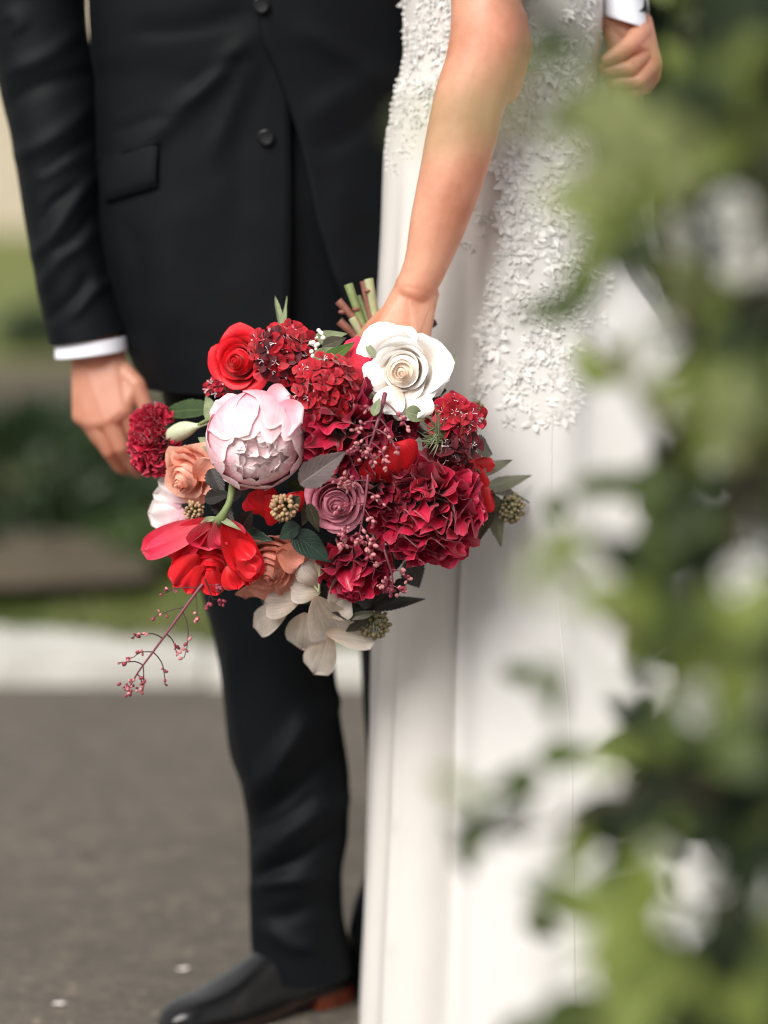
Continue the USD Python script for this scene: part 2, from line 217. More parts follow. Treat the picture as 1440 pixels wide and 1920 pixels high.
M['stamen'] = mat('white_stamen', {'p': ('principled_bsdf', {'base_color': (0.8, 0.7, 0.72), 'roughness': 0.5})}, [])
M['lf_green'] = leaf_mat('fresh_green_leaf', (0.07, 0.14, 0.018), (0.13, 0.21, 0.05))
M['lf_dark'] = leaf_mat('dark_green_rose_leaf', (0.028, 0.055, 0.013), (0.06, 0.095, 0.03), back=(0.08, 0.11, 0.06))
M['lf_teal'] = leaf_mat('blue_green_rose_leaf', (0.018, 0.042, 0.028), (0.04, 0.07, 0.05), rough=0.35)
M['lf_purple'] = leaf_mat('purple_grey_ninebark_leaf', (0.095, 0.068, 0.068), (0.17, 0.13, 0.12), rough=0.55)
M['lf_olive'] = leaf_mat('bronze_green_ninebark_leaf', (0.052, 0.052, 0.032), (0.11, 0.10, 0.06), back=(0.20, 0.20, 0.13))
M['lf_black'] = leaf_mat('blackish_ninebark_leaf', (0.018, 0.014, 0.013), (0.035, 0.03, 0.025), rough=0.5)
M['lf_sage'] = leaf_mat('sage_green_leaf', (0.21, 0.25, 0.13), (0.33, 0.37, 0.22))
M['stem_green'] = rough_mat('green_cut_stem', [(0.13, 0.17, 0.06), (0.20, 0.25, 0.10)], 120, rough=0.5, bump=0.1)
M['stem_pale'] = rough_mat('pale_green_cut_stem', [(0.30, 0.33, 0.17), (0.42, 0.43, 0.26)], 120, rough=0.5, bump=0.15)
M['stem_brown'] = rough_mat('red_brown_woody_stem', [(0.15, 0.055, 0.04), (0.26, 0.11, 0.08)], 90, rough=0.5, bump=0.2)
M['stem_burgundy'] = mat('burgundy_spray_stem', {'p': ('principled_bsdf', {'base_color': (0.16, 0.035, 0.055), 'roughness': 0.5})}, [])
M['stem_dark'] = mat('dark_purple_stem', {'p': ('principled_bsdf', {'base_color': (0.045, 0.02, 0.022), 'roughness': 0.5})}, [])
M['bud_pink'] = rough_mat('dusty_pink_flower_bud', [(0.34, 0.08, 0.11), (0.60, 0.30, 0.28)], 160, rough=0.5, bump=0.0)
M['bud_wine'] = rough_mat('wine_red_flower_bud', [(0.16, 0.015, 0.035), (0.30, 0.06, 0.08)], 160, rough=0.5, bump=0.0)
M['bud_tan'] = rough_mat('tan_pink_seed_bud', [(0.25, 0.13, 0.075), (0.44, 0.31, 0.17)], 160, rough=0.5, bump=0.0)
M['bud_olive'] = rough_mat('olive_seed_bud', [(0.13, 0.10, 0.05), (0.27, 0.22, 0.12)], 160, rough=0.5, bump=0.0)
M['bud_white'] = mat('white_filler_bud', {'p': ('principled_bsdf', {'base_color': (0.75, 0.75, 0.66), 'roughness': 0.5})}, [])
M['calyx'] = rough_mat('pale_green_calyx', [(0.42, 0.47, 0.30), (0.55, 0.58, 0.42)], 60, rough=0.5, bump=0.1)
M['pink_stone'] = rough_mat('pale_fallen_petal', [(0.6, 0.52, 0.5), (0.72, 0.66, 0.63)], 60)

# ------------------------------------------------------------------ ground, kerb, lawn, wall
def flat(x0, x1, y0, y1, z, nx=2, ny=2):
    x, y = np.meshgrid(np.linspace(x0, x1, nx), np.linspace(y0, y1, ny)); zz = z(x, y) if callable(z) else np.full_like(x, z)
    return np.stack([x, y, zz], -1).reshape(-1, 3), gfaces(ny, nx), np.stack([x, y], -1).reshape(-1, 2)
Y_KERB0, Y_KERB1 = float(Pg(200, 1288)[1]), float(Pg(200, 1180, 0.045)[1])
obj('asphalt_drive', flat(-60, 60, -30, Y_KERB0 + 0.2, 0.0), M['asphalt'], kind='structure', label='brown grey asphalt drive under the couple')
def kerb_back(x): return np.clip(Y_KERB1 - 0.55 * (x + 0.75), Y_KERB0 + .28, Y_KERB1 + .10) + 0.03 * np.sin(x * 9) + 0.02 * np.sin(x * 23)
kerb = thing('kerb', 'pale concrete edging between asphalt and lawn', kind='structure')
rk = random.Random(4)
for k in range(24):
    x0 = -9.6 + 0.8 * k; xs_ = np.linspace(x0 - .395, x0 + .395, 9); h_ = .045 + rk.uniform(-.005, .005); ya = Y_KERB0 + rk.uniform(-.012, .012)
    ring = np.array([[[x, ya, -.1], [x, ya + .004, h_ - .006], [x, ya + .012, h_], [x, kerb_back(x) - .01, h_], [x, kerb_back(x), h_ - .008], [x, kerb_back(x), -.1]] for x in xs_])
    f_ = gfaces(9, 6, True); cap = np.array([[0, 1, 2], [0, 2, 3], [0, 3, 4], [0, 4, 5]]); f_ = np.vstack([f_, cap[:, ::-1], cap + 48])
    tm_ = trimesh.Trimesh(ring.reshape(-1, 3), f_, process=False); tm_.fix_normals(); obj('kerb_stone', (np.array(tm_.vertices), np.array(tm_.faces)), M['concrete'], kerb, smooth=False)
lawnz = lambda x, y: 0.020 + 0.03 * meshkit.fbm(np.stack([x * 0.7, y * 0.7, 0 * x], -1), 3)
lx_, lt_ = np.meshgrid(np.linspace(-45, 45, 400), np.linspace(0, 1, 110)); ly_ = kerb_back(lx_) - .004 + .004 + lt_ ** 1.8 * 90
obj('lawn', (np.stack([lx_, ly_, lawnz(lx_, ly_)], -1).reshape(-1, 3), gfaces(110, 400), np.stack([lx_, ly_], -1).reshape(-1, 2)), M['lawn'], kind='structure', label='green lawn behind the couple')

def leaf_shape(L=1.0, W=0.4, fold=0.25, droop=0.25, nu=5, nv=8, serr=0, depth=0.12, twist=0.0, belly=0.42, wave=0.0, lobes=0):
    """a leaf from the origin along +y, its upper face towards +z"""
    def fn(u, v):
        w = np.sin(np.pi * np.clip(v, 0, 1) ** (0.75 if belly < 0.45 else 1.0)) ** 0.85 * (1 - 0.25 * v) + 0.015
        if lobes: w = w * (1 + 0.22 * np.cos(v * 2 * np.pi * lobes + 0.6))
        if serr: w = w * (1 - depth * ((v * serr) % 1.0) * (np.abs(u) > 0.8))
        x = u * w * W * 0.5
        y = v * L - 0.02 * L * (np.abs(u) > 0.8) * (serr > 0)
        z = np.abs(u) * w * W * 0.5 * fold - droop * L * v ** 2 + wave * L * np.sin(v * 9 + u * 2) * np.abs(u)
        a = twist * v
        return np.stack([x * np.cos(a) - 0 * z, y, z + x * np.sin(a)], -1)
    return sheet(fn, nu, nv)
def cloud(points, sizes, tmpl, seed, up=0.5, out=None):
    """many leaves at the points, scattered in direction, as one mesh"""
    r = np.random.default_rng(seed); n = len(points)
    d = nz(r.normal(size=(n, 3)) * [1, 1, 0.7] + (0 if out is None else out))
    zz = nz(r.normal(size=(n, 3)) * 0.8 + [0, 0, up * 2]); x = nz(np.cross(d, zz)); z = np.cross(x, d)
    B = np.stack([x, d, z], -1)
    V = np.einsum('nij,kj->nki', B, tmpl[0]) * np.asarray(sizes)[:, None, None] + points[:, None]
    F = tmpl[1][None] + (np.arange(n) * len(tmpl[0]))[:, None, None]
    return V.reshape(-1, 3), F.reshape(-1, 3), np.tile(tmpl[2], (n, 1))

# garden wall far behind, with its coping
w = thing('garden_wall', 'long beige rendered wall far behind the lawn', 'wall')
b = trimesh.creation.box((60, 0.3, 3.4)); obj('wall_face', (np.array(b.vertices) + [0, 29, 1.6], np.array(b.faces)), M['render'], w, smooth=False)
b = trimesh.creation.box((60, 0.42, 0.1)); obj('coping', (np.array(b.vertices) + [0, 29, 3.35], np.array(b.faces)), M['concrete'], w, smooth=False)
# soil beds
def bed(cx, cy, rx, ry, label):
    def fn(u, v):
        a = u * np.pi; rr = v * (1 + 0.12 * np.sin(3 * a + cx) + 0.06 * np.sin(7 * a))
        return np.stack([cx + rx * rr * np.cos(a), cy + ry * rr * np.sin(a), 0.088 + 0.05 * (1 - v ** 2)], -1)
    obj('soil_bed', sheet(fn, 40, 8), M['soil'], kind='structure', label=label)
bed(-1.2, 3.85, 0.72, 0.45, 'brown soil at the lawn edge behind the kerb')
bed(-1.55, 8.7, 1.3, 1.5, 'brown soil bed far back on the lawn')
tl = leaf_shape(1, 0.5, 0.2, 0.3, 3, 5)
def mound(name, label, cx, cy, rx, ry, rz, n, leaf, size, seed):
    r = np.random.default_rng(seed); t = thing(name, label, 'shrub')
    d = nz(r.normal(size=(n, 3))); d[:, 2] = np.abs(d[:, 2]); rad = r.uniform(0.55, 1.0, n) ** 0.5 * (0.8 + 0.45 * meshkit.fbm(d * 2.3 + seed, 3))
    pts = d * rad[:, None] * [rx, ry, rz] + [cx, cy, 0.1]
    obj('foliage', cloud(pts, r.uniform(0.6, 1.2, n) * size, tl, seed), M[leaf], t)
    obj('stem', cat([tube([[cx, cy, 0.0], [cx + a * rx * 0.3, cy + bb * ry * 0.3, rz * 0.4], [cx + a * rx * 0.6, cy + bb * ry * 0.5, rz * 0.8]], [0.02, 0.014, 0.006], 6) for a, bb in r.uniform(-1, 1, (7, 2))]), M['bark'], t)
mound('shrub', 'low dark green shrub on the lawn just left of the trousers', -0.58, 4.75, 0.44, 0.6, 0.24, 2000, 'shrub_dark', 0.07, 1)
mound('shrub', 'dark green shrub at the left edge below the hanging hand', -1.12, 4.95, 0.50, 0.7, 0.27, 2200, 'shrub_dark', 0.07, 2)
mound('shrub', 'mid green low shrub nearest the kerb on the left', -0.50, 4.05, 0.34, 0.25, 0.05, 700, 'shrub_mid', 0.05, 3)
mound('shrub', 'small dark shrub far back on the lawn below the cuff', -1.75, 11.6, 0.34, 0.5, 0.13, 700, 'shrub_dark', 0.09, 5)
# grass tufts near the kerb, uncountable
r = np.random.default_rng(11); n = 9000
gp = np.stack([r.uniform(-1.7, 0.6, n), Y_KERB1 + 0.03 + -0.06 + 5.0 * r.uniform(0, 1, n) ** 1.9, np.zeros(n)], -1)
keep = (((gp[:, 0] + 1.2) / 0.66) ** 2 + ((gp[:, 1] - 3.85) / 0.40) ** 2 > 1); gp = gp[keep]; gp[:, 1] += kerb_back(gp[:, 0]) - Y_KERB1 - .02; gp[:, 2] = lawnz(gp[:, 0], gp[:, 1]) - .01
obj('grass', cloud(gp, r.uniform(0.03, 0.07, len(gp)), leaf_shape(1, 0.12, 0.3, 0.3, 3, 4), 12, out=np.array([0, 0, 2.2])), M['grass'], kind='stuff', label='short lawn grass behind the kerb')
r = np.random.default_rng(15); n = 2600; gx = r.uniform(-.8, .3, n); gy = kerb_back(gx) - .05 + .42 * r.uniform(0, 1, n) ** 1.3
obj('dry_grass', cloud(np.stack([gx, gy, lawnz(gx, gy) - .01], -1), r.uniform(.03, .06, n), leaf_shape(1, .14, .3, .4, 3, 4), 16, out=np.array([0, -.3, 1.6])), M['grass_dry'], kind='stuff', label='pale yellow green grass hanging over the kerb')
for mt_, lb_, sd_, ht_ in (('shrub_dark', 'dark low ground cover in patches over the lawn', 41, .12), ('shrub_mid', 'mid green low ground cover in patches over the lawn', 43, .09)):
    r = np.random.default_rng(sd_); n = 26000; yy = 3.7 + 4.5 * r.uniform(0, 1, n) ** 1.3; xx = r.uniform(-1, 1, n) * (0.35 + .17 * (yy + 3.3)) - .25
    w_ = meshkit.fbm(np.stack([xx * 1.5 + sd_, yy * .75, 0 * xx], -1), 3); kp = w_ > .53; xx, yy, w_ = xx[kp], yy[kp], w_[kp]
    obj('ground_cover', cloud(np.stack([xx, yy, lawnz(xx, yy) + r.uniform(0, 1, len(xx)) * ht_ * np.clip((w_ - .5) * 8, .1, 1)], -1), r.uniform(.03, .065, len(xx)), tl, sd_ + 1), M[mt_], kind='stuff', label=lb_)
# hedge at the right, behind the bride
r = np.random.default_rng(21); h = thing('hedge', 'tall dark evergreen hedge behind the bride', 'hedge')
n = 26000; gx = r.uniform(0.44, 2.6, n); hz = r.uniform(0.05, 2.6, n)
hy = 2.9 + 0.35 * meshkit.fbm(np.stack([gx * 2.5, 0 * gx, hz * 2.5], -1), 3) + r.exponential(0.10, n)
obj('foliage', cloud(np.stack([gx, hy, hz], -1), r.uniform(0.05, 0.10, n), tl, 22, out=np.array([0, -0.5, 0])), M['hedge_leaf'], h, kind='stuff')
hb = trimesh.creation.box((2.1, 0.7, 2.5)).subdivide().subdivide(); hv = np.array(hb.vertices) + [1.56, 3.62, 1.27]
obj('inner_mass', (hv + 0.1 * (meshkit.fbm(hv * 3, 2)[:, None] - 0.5), np.array(hb.faces)), M['hedge_leaf'], h)

# ------------------------------------------------------------------ people: shared tools
def hull_chain(pts, rad, seg=20):
    s = [m3.Manifold.sphere(float(r_), seg).translate([float(x) for x in p]) for p, r_ in zip(pts, rad)]
    if len(s) == 1: return s[0]
    return m3.Manifold.batch_boolean([m3.Manifold.batch_hull([a, b]) for a, b in zip(s, s[1:])], m3.OpType.Add)
def solid(parts, edge, it=14, lamb=0.5):
    m = m3.Manifold.batch_boolean(parts, m3.OpType.Add)
    m = m.refine_to_length(edge); q = m.to_mesh(); t = trimesh.Trimesh(q.vert_properties[:, :3], q.tri_verts, process=True)
    trimesh.smoothing.filter_taubin(t, lamb=lamb, nu=lamb + 0.03, iterations=it); return t
def join_coarse(fine, coarse):
    return coarse + fine
def hand(wrist, knuckles, tips_chain, thumb, palm_r=(0.018, 0.013), fr=0.0088, wr=0.026):
    """palm as hulls between the wrist and each knuckle, four fingers with bends, a thumb off the side"""
    parts = []; S = lambda p, r_: m3.Manifold.sphere(float(r_), 18).translate([float(x) for x in p])
    for a, b in zip(knuckles, knuckles[1:]):
        parts.append(m3.Manifold.batch_hull([S(w_, wr * 0.62) for w_ in wrist] + [S(a, palm_r[1]), S(b, palm_r[1])]))
    for k, (kn, ch) in enumerate(zip(knuckles, tips_chain)):
        f = fr * (1.0, 1.04, 1.0, 0.86)[k]; n_ = len(ch)
        parts.append(hull_chain([kn] + list(ch), [f * 1.18] + [f * (1.04 - 0.13 * i) for i in range(n_)]))
    parts.append(hull_chain(thumb, [0.0155, 0.0125, 0.0105, 0.0088][:len(thumb)]))
    parts.append(m3.Manifold.batch_hull([S(thumb[0], 0.014), S(thumb[1], 0.011), S(knuckles[0], palm_r[1] * 0.85)]))
    return parts

def creases(v, nrm, lines, amp=1.0, soft=0.02):
    """push the surface in and out along folds of the cloth. lines: ((px,py),(px,py), width px, height m)"""
    x, y = proj(v); d = np.zeros(len(v)); facing = ss(0.0, 0.35, -nrm[:, 1])
    for (x0, y0), (x1, y1), wd, hgt in lines:
        L = math.hypot(x1 - x0, y1 - y0); tx, ty = (x1 - x0) / L, (y1 - y0) / L
        s = ((x - x0) * tx + (y - y0) * ty) / L; q = (x - x0) * -ty + (y - y0) * tx + 6 * np.sin(s * 5 + x0)
        hgt, wd = hgt * .8, wd * .8; taper = ss(-0.15, 0.2, s) * (1 - ss(0.8, 1.15, s))
        d += hgt * taper * np.exp(-(q / wd) ** 2)
    return v + nrm * (d * facing * amp)[:, None]
def normals(v, f):
    n = np.zeros_like(v); c = np.cross(v[f[:, 1]] - v[f[:, 0]], v[f[:, 2]] - v[f[:, 0]])
    for k in range(3): np.add.at(n, f[:, k], c)
    return nz(n)
def loft(rows, L, R, yc, b, a0, a1, nu, expo=2.4, off=0.0, closed=False, uvx=1.0):
    """rows of half-ellipse-like sections between silhouettes L(py), R(py) in the plane yc(py), depth b(py); angle 90 faces the camera"""
    py = np.asarray(rows, float); Y = yc(py) if callable(yc) else np.full(len(py), yc); B = b(py) if callable(b) else np.full(len(py), b)
    pl, pr = P(L(py), py, Y), P(R(py), py, Y)
    A0 = a0(py) if callable(a0) else np.full(len(py), a0); A1 = a1(py) if callable(a1) else np.full(len(py), a1)
    s = np.linspace(0, 1, nu, endpoint=not closed); ang = np.radians(A0[:, None] + (A1 - A0)[:, None] * s[None])
    c, sn = np.cos(ang), np.sin(ang); e = 2 / expo
    cx = np.sign(c) * np.abs(c) ** e; sx = np.sign(sn) * np.abs(sn) ** e
    off = np.broadcast_to(off, len(py)); a = (pr[:, 0] - pl[:, 0]) / 2 + off; cxm = (pr[:, 0] + pl[:, 0]) / 2
    V = np.stack([cxm[:, None] + a[:, None] * cx, Y[:, None] - (B + off)[:, None] * sx, np.broadcast_to(((pl + pr) / 2)[:, 2:3], cx.shape)], -1)
    f = gfaces(len(py), nu, closed)
    uv = np.stack([np.broadcast_to(s[None] * uvx, cx.shape), np.broadcast_to(np.linspace(0, 1, len(py))[:, None], cx.shape)], -1).reshape(-1, 2)
    return V.reshape(-1, 3), f, uv
def outward(v, f, centre_fn=None):
    n = normals(v, f); c = v.mean(0)
    return (v, f if ((v - c) * n).sum() > 0 else f[:, ::-1])
def ang_of(px, py, L, R, yc, expo=2.4):
    """front angle at which a loft's surface stands at picture column px (approximate: the surface plane is yc - b)"""
    l, r_ = L(py), R(py); c = np.clip((px - (l + r_) / 2) / ((r_ - l) / 2), -0.999, 0.999)
    return np.degrees(np.arccos(np.sign(c) * np.abs(c) ** (expo / 2)))

# ------------------------------------------------------------------ the groom
GY = 0.42
groom = thing('person', 'person in black suit with hand hanging beside the bouquet, standing at left', 'person')
G = lambda px, py, y=GY: P(px, py, y)
def limb(path, rr): return hull_chain([p for p in path], rr)
knu = [G(230, 768, .335), G(203, 786, .335), G(177, 789, .345), G(155, 778, .36)]
fing = [[G(250, 812, .345), G(262, 848, .365), G(266, 868, .385)], [G(226, 838, .335), G(250, 872, .36), G(258, 884, .385)],
        [G(205, 845, .345), G(225, 874, .37), G(238, 880, .395)], [G(184, 822, .36), G(205, 850, .38), G(217, 858, .40)]]
thumb = [G(222, 690, .36), G(256, 722, .34), G(274, 765, .335), G(277, 805, .345)]
gh = hand([G(163, 660, .37), G(205, 655, .37)], knu, fing, thumb, palm_r=(0.02, 0.0145), fr=0.0104, wr=0.034)
gh.append(hull_chain([G(185, 668, .37), G(178, 600, .38), G(150, 480, .40), G(110, 300, .42)], [0.033, 0.034, 0.038, 0.044]))
gl_k = [G(1214, 96, 0.280), G(1224, 120, 0.280), G(1220, 142, 0.290), G(1206, 160, 0.300)]
gl_f = [[G(1180, 128, 0.245), G(1146, 132, 0.250), G(1132, 128, 0.270)], [G(1196, 152, 0.250), G(1158, 156, 0.255), G(1142, 150, 0.280)],
        [G(1192, 172, 0.260), G(1160, 176, 0.270), G(1148, 168, 0.290)], [G(1180, 186, 0.280), G(1156, 188, 0.290), G(1148, 182, 0.305)]]
gl_t = [G(1200, 62, 0.280), G(1184, 82, 0.255), G(1160, 100, 0.245), G(1140, 112, 0.245)]
gl = hand([G(1150, 42, 0.300), G(1196, 46, 0.300)], gl_k, gl_f, gl_t, palm_r=(0.018, 0.014), fr=0.0098, wr=0.032)
gl.append(m3.Manifold.batch_hull([m3.Manifold.sphere(0.014, 18).translate([float(x) for x in p]) for p in (G(1150, 60, 0.295), G(1160, 110, 0.290), G(1210, 100, 0.285), G(1190, 150, 0.295))]))
gl.append(hull_chain([G(1170, 35, 0.305), G(1140, -60, 0.380), G(1090, -180, 0.420)], [0.031, 0.034, 0.04]))
hands = solid(gh + gl, 0.0032, it=34)
coarse = m3.Manifold.batch_boolean([
    limb([G(110, 300, .42), G(70, 60, .44), G(90, -280, .44)], [.044, .05, .06]), limb([G(1090, -180, .46), G(1010, -120, .5), G(860, -290, .46)], [.04, .05, .06]),
    limb([G(90, -280, .44), G(300, -330, .44)], [.06, .07]), limb([G(860, -290, .46), G(660, -330, .44)], [.06, .07]),
    m3.Manifold.batch_hull([m3.Manifold.sphere(0.07, 16).translate([float(x) for x in p]) for p in (G(300, -300), G(660, -300), G(360, 500), G(600, 500))]),
    limb([G(480, -300), G(480, -520)], [.065, .058]), m3.Manifold.batch_hull([m3.Manifold.sphere(r_, 20).translate([float(x) for x in p]) for p, r_ in ((G(480, -600, .40), .07), (G(480, -680, .43), .095), (G(480, -545, .36), .045))]),
    limb([G(480, -610, .33), G(480, -595, .315)], [.012, .013]), limb([G(415, -620, .43), G(413, -600, .43)], [.013, .01]), limb([G(545, -620, .43), G(547, -600, .43)], [.013, .01]),
    limb([G(430, 540), G(530, 1180), G(565, 1780)], [.075, .055, .042]), limb([G(630, 540), G(755, 1180), G(770, 1770, .5)], [.07, .045, .036]),
], m3.OpType.Add)
cm = coarse.refine_to_length(0.02).to_mesh(); ct = trimesh.Trimesh(cm.vert_properties[:, :3], cm.tri_verts); trimesh.smoothing.filter_taubin(ct, iterations=8)
try:
    hm = m3.Manifold(m3.Mesh(np.asarray(hands.vertices, np.float32), np.asarray(hands.faces, np.uint32))); cmn = m3.Manifold(m3.Mesh(np.asarray(ct.vertices, np.float32), np.asarray(ct.faces, np.uint32)))
    bodym = (hm + cmn); assert bodym.num_tri() > 1000
except Exception as e:
    bodym = trimesh.util.concatenate([hands, ct])
def reddened(m, spots):
    v, f, _ = meshkit.arrays(m); u = np.zeros((len(v), 2))
    for p, rad, am in spots: u[:, 0] = np.maximum(u[:, 0], am * np.exp(-(np.linalg.norm(v - p, axis=1) / rad) ** 2))
    return v, f, u
obj('body', reddened(bodym, [(k_, .012, .6) for k_ in knu + gl_k] + [(p_, .012, .5) for ch in fing for p_ in ch]), M['skin_groom'], groom)
obj('hair', ball(G(480, -690, .45), 0.1, 2, (1.0, 1.05, 0.9)), M['bark'], groom)

# jacket
jL = pp([(-420, 300), (-340, 170), (-200, 178), (0, 183), (60, 186), (110, 189), (150, 196), (260, 196), (430, 200), (560, 222), (650, 252), (722, 284), (760, 296)])
jR = pp([(-420, 660), (-340, 790), (-200, 785), (0, 772), (180, 765), (430, 775), (560, 785), (722, 800), (760, 805)])
jb = pp([(-420, .07), (-300, .10), (0, .125), (200, .12), (450, .125), (722, .135)])
rows = np.r_[np.linspace(-420, 60, 30), np.linspace(70, 722, 84)]
edgeA = pp([(-420, 557), (0, 557), (180, 556), (370, 558), (600, 555), (660, 551), (700, 538), (722, 512)])
edgeB = pp([(-420, 380), (-300, 400), (0, 474), (60, 481), (90, 488), (120, 502), (170, 522), (250, 548), (330, 566), (400, 580), (480, 602), (560, 630), (640, 664), (700, 702), (722, 722)])
lines = [((470, 70), (230, 310), 26, .006), ((470, 75), (330, 210), 18, .004), ((478, 85), (405, 300), 22, .005), ((470, 30), (250, 60), 22, -.004), ((455, 110), (350, 160), 20, -.004), ((480, 120), (440, 420), 26, -.003),
         ((560, 60), (745, 150), 28, .005), ((585, 230), (720, 120), 30, .005), ((600, 280), (740, 200), 24, -.004), ((330, 380), (300, 640), 50, .003), ((430, 420), (420, 690), 60, -.003), ((250, 420), (265, 660), 30, -.004),
         ((650, 330), (640, 560), 40, .004), ((205, 240), (320, 225), 14, -.002)]
jacket = thing('jacket', parent=groom)
def panel(a0, a1, off, nu, flip):
    v, f, uv = loft(rows, jL, jR, GY, jb, a0, a1, nu, off=off)
    if flip: f = f[:, ::-1]
    n = normals(v, f); n = n * np.sign((n * (v - v.mean(0))).sum())
    v = v + n * (0.0022 * (meshkit.fbm(v * 14, 3) - 0.5))[:, None]
    v = creases(v, n, lines)
    g = v.reshape(len(rows), nu, 3); k = 2
    g[:, 0] = g[:, 1] * 0.7 + g[:, 0] * 0.3 + [0, 0.007, 0]    # the edge turns in
    return g.reshape(-1, 3), f, uv
aA = lambda py: ang_of(edgeA(py), py, jL, jR, GY); aB = lambda py: ang_of(edgeB(py), py, jL, jR, GY)
obj('right_front', panel(aA, 268.0, 0.012, 90, False), M['suit'], jacket)
obj('left_front', panel(aB, -92.0, 0.018, 90, True), M['suit'], jacket)
def on_jacket(px, py, off=0.014):
    a = ang_of(np.array([float(px)]), np.array([float(py)]), jL, jR, GY); v, _, _ = loft(np.array([py, py + 1.0]), jL, jR, GY, jb, float(a[0]), float(a[0]) + 0.01, 2, off=off); return v[0]
def button(px, py, off):
    c = on_jacket(px, py, off); R = basis([-0.08, -1, 0.05]); prof = [(0, -.003), (.0092, -.003), (.0108, 0), (.0105, .0022), (.0090, .0030), (.0078, .0016), (.0035, .0012), (0, .0012)]
    m = trimesh.creation.revolve(np.array(prof), sections=28); v = np.array(m.vertices) @ R.T + c
    holes = cat([tube([c + R @ np.array([dx, dy, .0010]), c + R @ np.array([dx, dy, .0018])], .0011, 8) for dx in (-.0021, .0021) for dy in (-.0021, .0021)])
    bt = obj('button', (v, np.array(m.faces)), M['button'], jacket, smooth=40)
    return holes
button(497, 20, 0.022); button(505, 258, 0.016)
# pocket flap: a slanting flap that stands proud of the front, with its welt above
def flap():
    top0, top1, bot1, bot0 = (212, 298), (320, 266), (319, 346), (224, 376)
    def fn(u, v):
        uu = u * 0.5 + 0.5; x = (top0[0] * (1 - uu) + top1[0] * uu) * (1 - v) + (bot0[0] * (1 - uu) + bot1[0] * uu) * v
        y = (top0[1] * (1 - uu) + top1[1] * uu) * (1 - v) + (bot0[1] * (1 - uu) + bot1[1] * uu) * v
        o = 0.0155 + 0.0035 * np.sin(v * 2.2) - 0.003 * (np.abs(u) > 0.97) - 0.003 * (v > 0.97)
        return np.array([[on_jacket(a, b, c) for a, b, c in zip(r1, r2, r3)] for r1, r2, r3 in zip(x, y, o)])
    return sheet(fn, 16, 10)
fl = flap(); fl[0][:, 1] -= 0.0045
obj('pocket_flap', fl, M['suit'], jacket)
obj('pocket_welt', tube([on_jacket(208, 299, .0155), on_jacket(265, 282, .0165), on_jacket(322, 265, .0165)] - np.array([0, .004, 0]), .0022, 6), M['suit'], jacket)
# sleeves
def sleeve(L, R, yc, b, rws, ln, seed):
    v, f, uv = loft(rws, L, R, yc, b, 0, 360, 56, expo=2.1, closed=True)
    n = normals(v, f); n = n * np.sign((n * (v - v.mean(0))).sum())
    v = v + n * (0.004 * (meshkit.fbm(v * np.array([16, 16, 9]) + seed, 3) - 0.5))[:, None]
    return creases(v, n, ln), f, uv
sL = pp([(-360, 60), (-280, -20), (-100, -45), (0, -34), (170, 0), (270, 22), (400, 45), (520, 66), (600, 84), (655, 97)])
sR = pp([(-360, 230), (-280, 215), (-100, 168), (0, 160), (60, 164), (120, 176), (200, 186), (400, 192), (500, 206), (560, 222), (600, 232), (655, 246)])
sln = [((150, 60), (20, 140), 20, .006), ((165, 130), (20, 190), 18, -.005), ((175, 200), (30, 300), 20, .006), ((180, 260), (60, 330), 14, -.004), ((60, 480), (185, 330), 16, .007), ((75, 420), (140, 345), 12, -.005), ((60, 330), (150, 300), 14, .005),
       ((75, 540), (170, 430), 16, .006), ((110, 470), (185, 400), 12, -.005), ((90, 600), (170, 520), 16, -.005), ((130, 590), (215, 530), 14, .005), ((150, 450), (190, 560), 16, .004), ((40, 60), (20, 20), 20, .005)]
v, f, uv = sleeve(sL, sR, lambda p: np.interp(p, [-360, 0, 655], [.44, .44, .37]), lambda p: np.interp(p, [-360, 0, 655], [.085, .075, .055]), np.linspace(-360, 640, 120), sln, 1)
# slanted cuff end: the last rows are sheared down at the left
px_, py_ = proj(v); k = ss(480, 640, py_); v = v + np.stack([0 * k, 0 * k, (-(172 - px_) * 0.205 * k + 9 * k) / 1440.0], -1) * 1.0
obj('sleeve', (v, f[:, ::-1], uv), M['suit'], jacket)
lL = lambda p: np.interp(p, [-330, -180, 14], [800, 1040, 1122]); lR = lambda p: np.interp(p, [-330, -180, 20], [960, 1150, 1218])
v, f, uv = sleeve(pp([(-330, 800), (-180, 1010), (-60, 1085), (24, 1122)]), pp([(-330, 930), (-180, 1130), (-60, 1195), (24, 1216)]), lambda p: np.interp(p, [-330, -180, 24], [.46, .43, .315]), .055, np.linspace(-330, 24, 50), [], 5)
obj('sleeve', (v, f[:, ::-1], uv), M['suit'], jacket)
# shirt with its cuffs
def cuff_ring(L, R, yc, b, r0, r1, shear, cx):
    v, f, uv = loft(np.r_[np.linspace(r0, r1, 8)], L, R, yc, b, 0, 360, 48, expo=2.1, closed=True)
    w_, _, _ = loft(np.r_[np.linspace(r1, r0, 6)], L, R, yc, b, 0, 360, 48, expo=2.1, closed=True, off=-0.0022)
    V = np.vstack([v, w_]); F = gfaces(14, 48, True); px_, _ = proj(V); V[:, 2] += -(cx - px_) * shear / 1440.0
    return V, F[:, ::-1]
obj('shirt_cuff', cuff_ring(pp([(560, 100), (690, 104)]), pp([(560, 236), (690, 240)]), .365, .044, 636, 664, 0.12, 172), M['shirt'], groom)
obj('shirt_cuff', cuff_ring(pp([(-20, 1120), (80, 1132)]), pp([(-20, 1205), (80, 1222)]), .305, .046, -10, 44, -0.30, 1175), M['shirt'], groom)
v, f, uv = loft(np.linspace(-430, 620, 30), lambda p: jL(p) + 30, lambda p: jR(p) - 30, GY, lambda p: jb(p) - 0.02, 0, 360, 40, closed=True)
obj('shirt', (v[:40 * 22], gfaces(22, 40, True)), M['shirt'], groom)
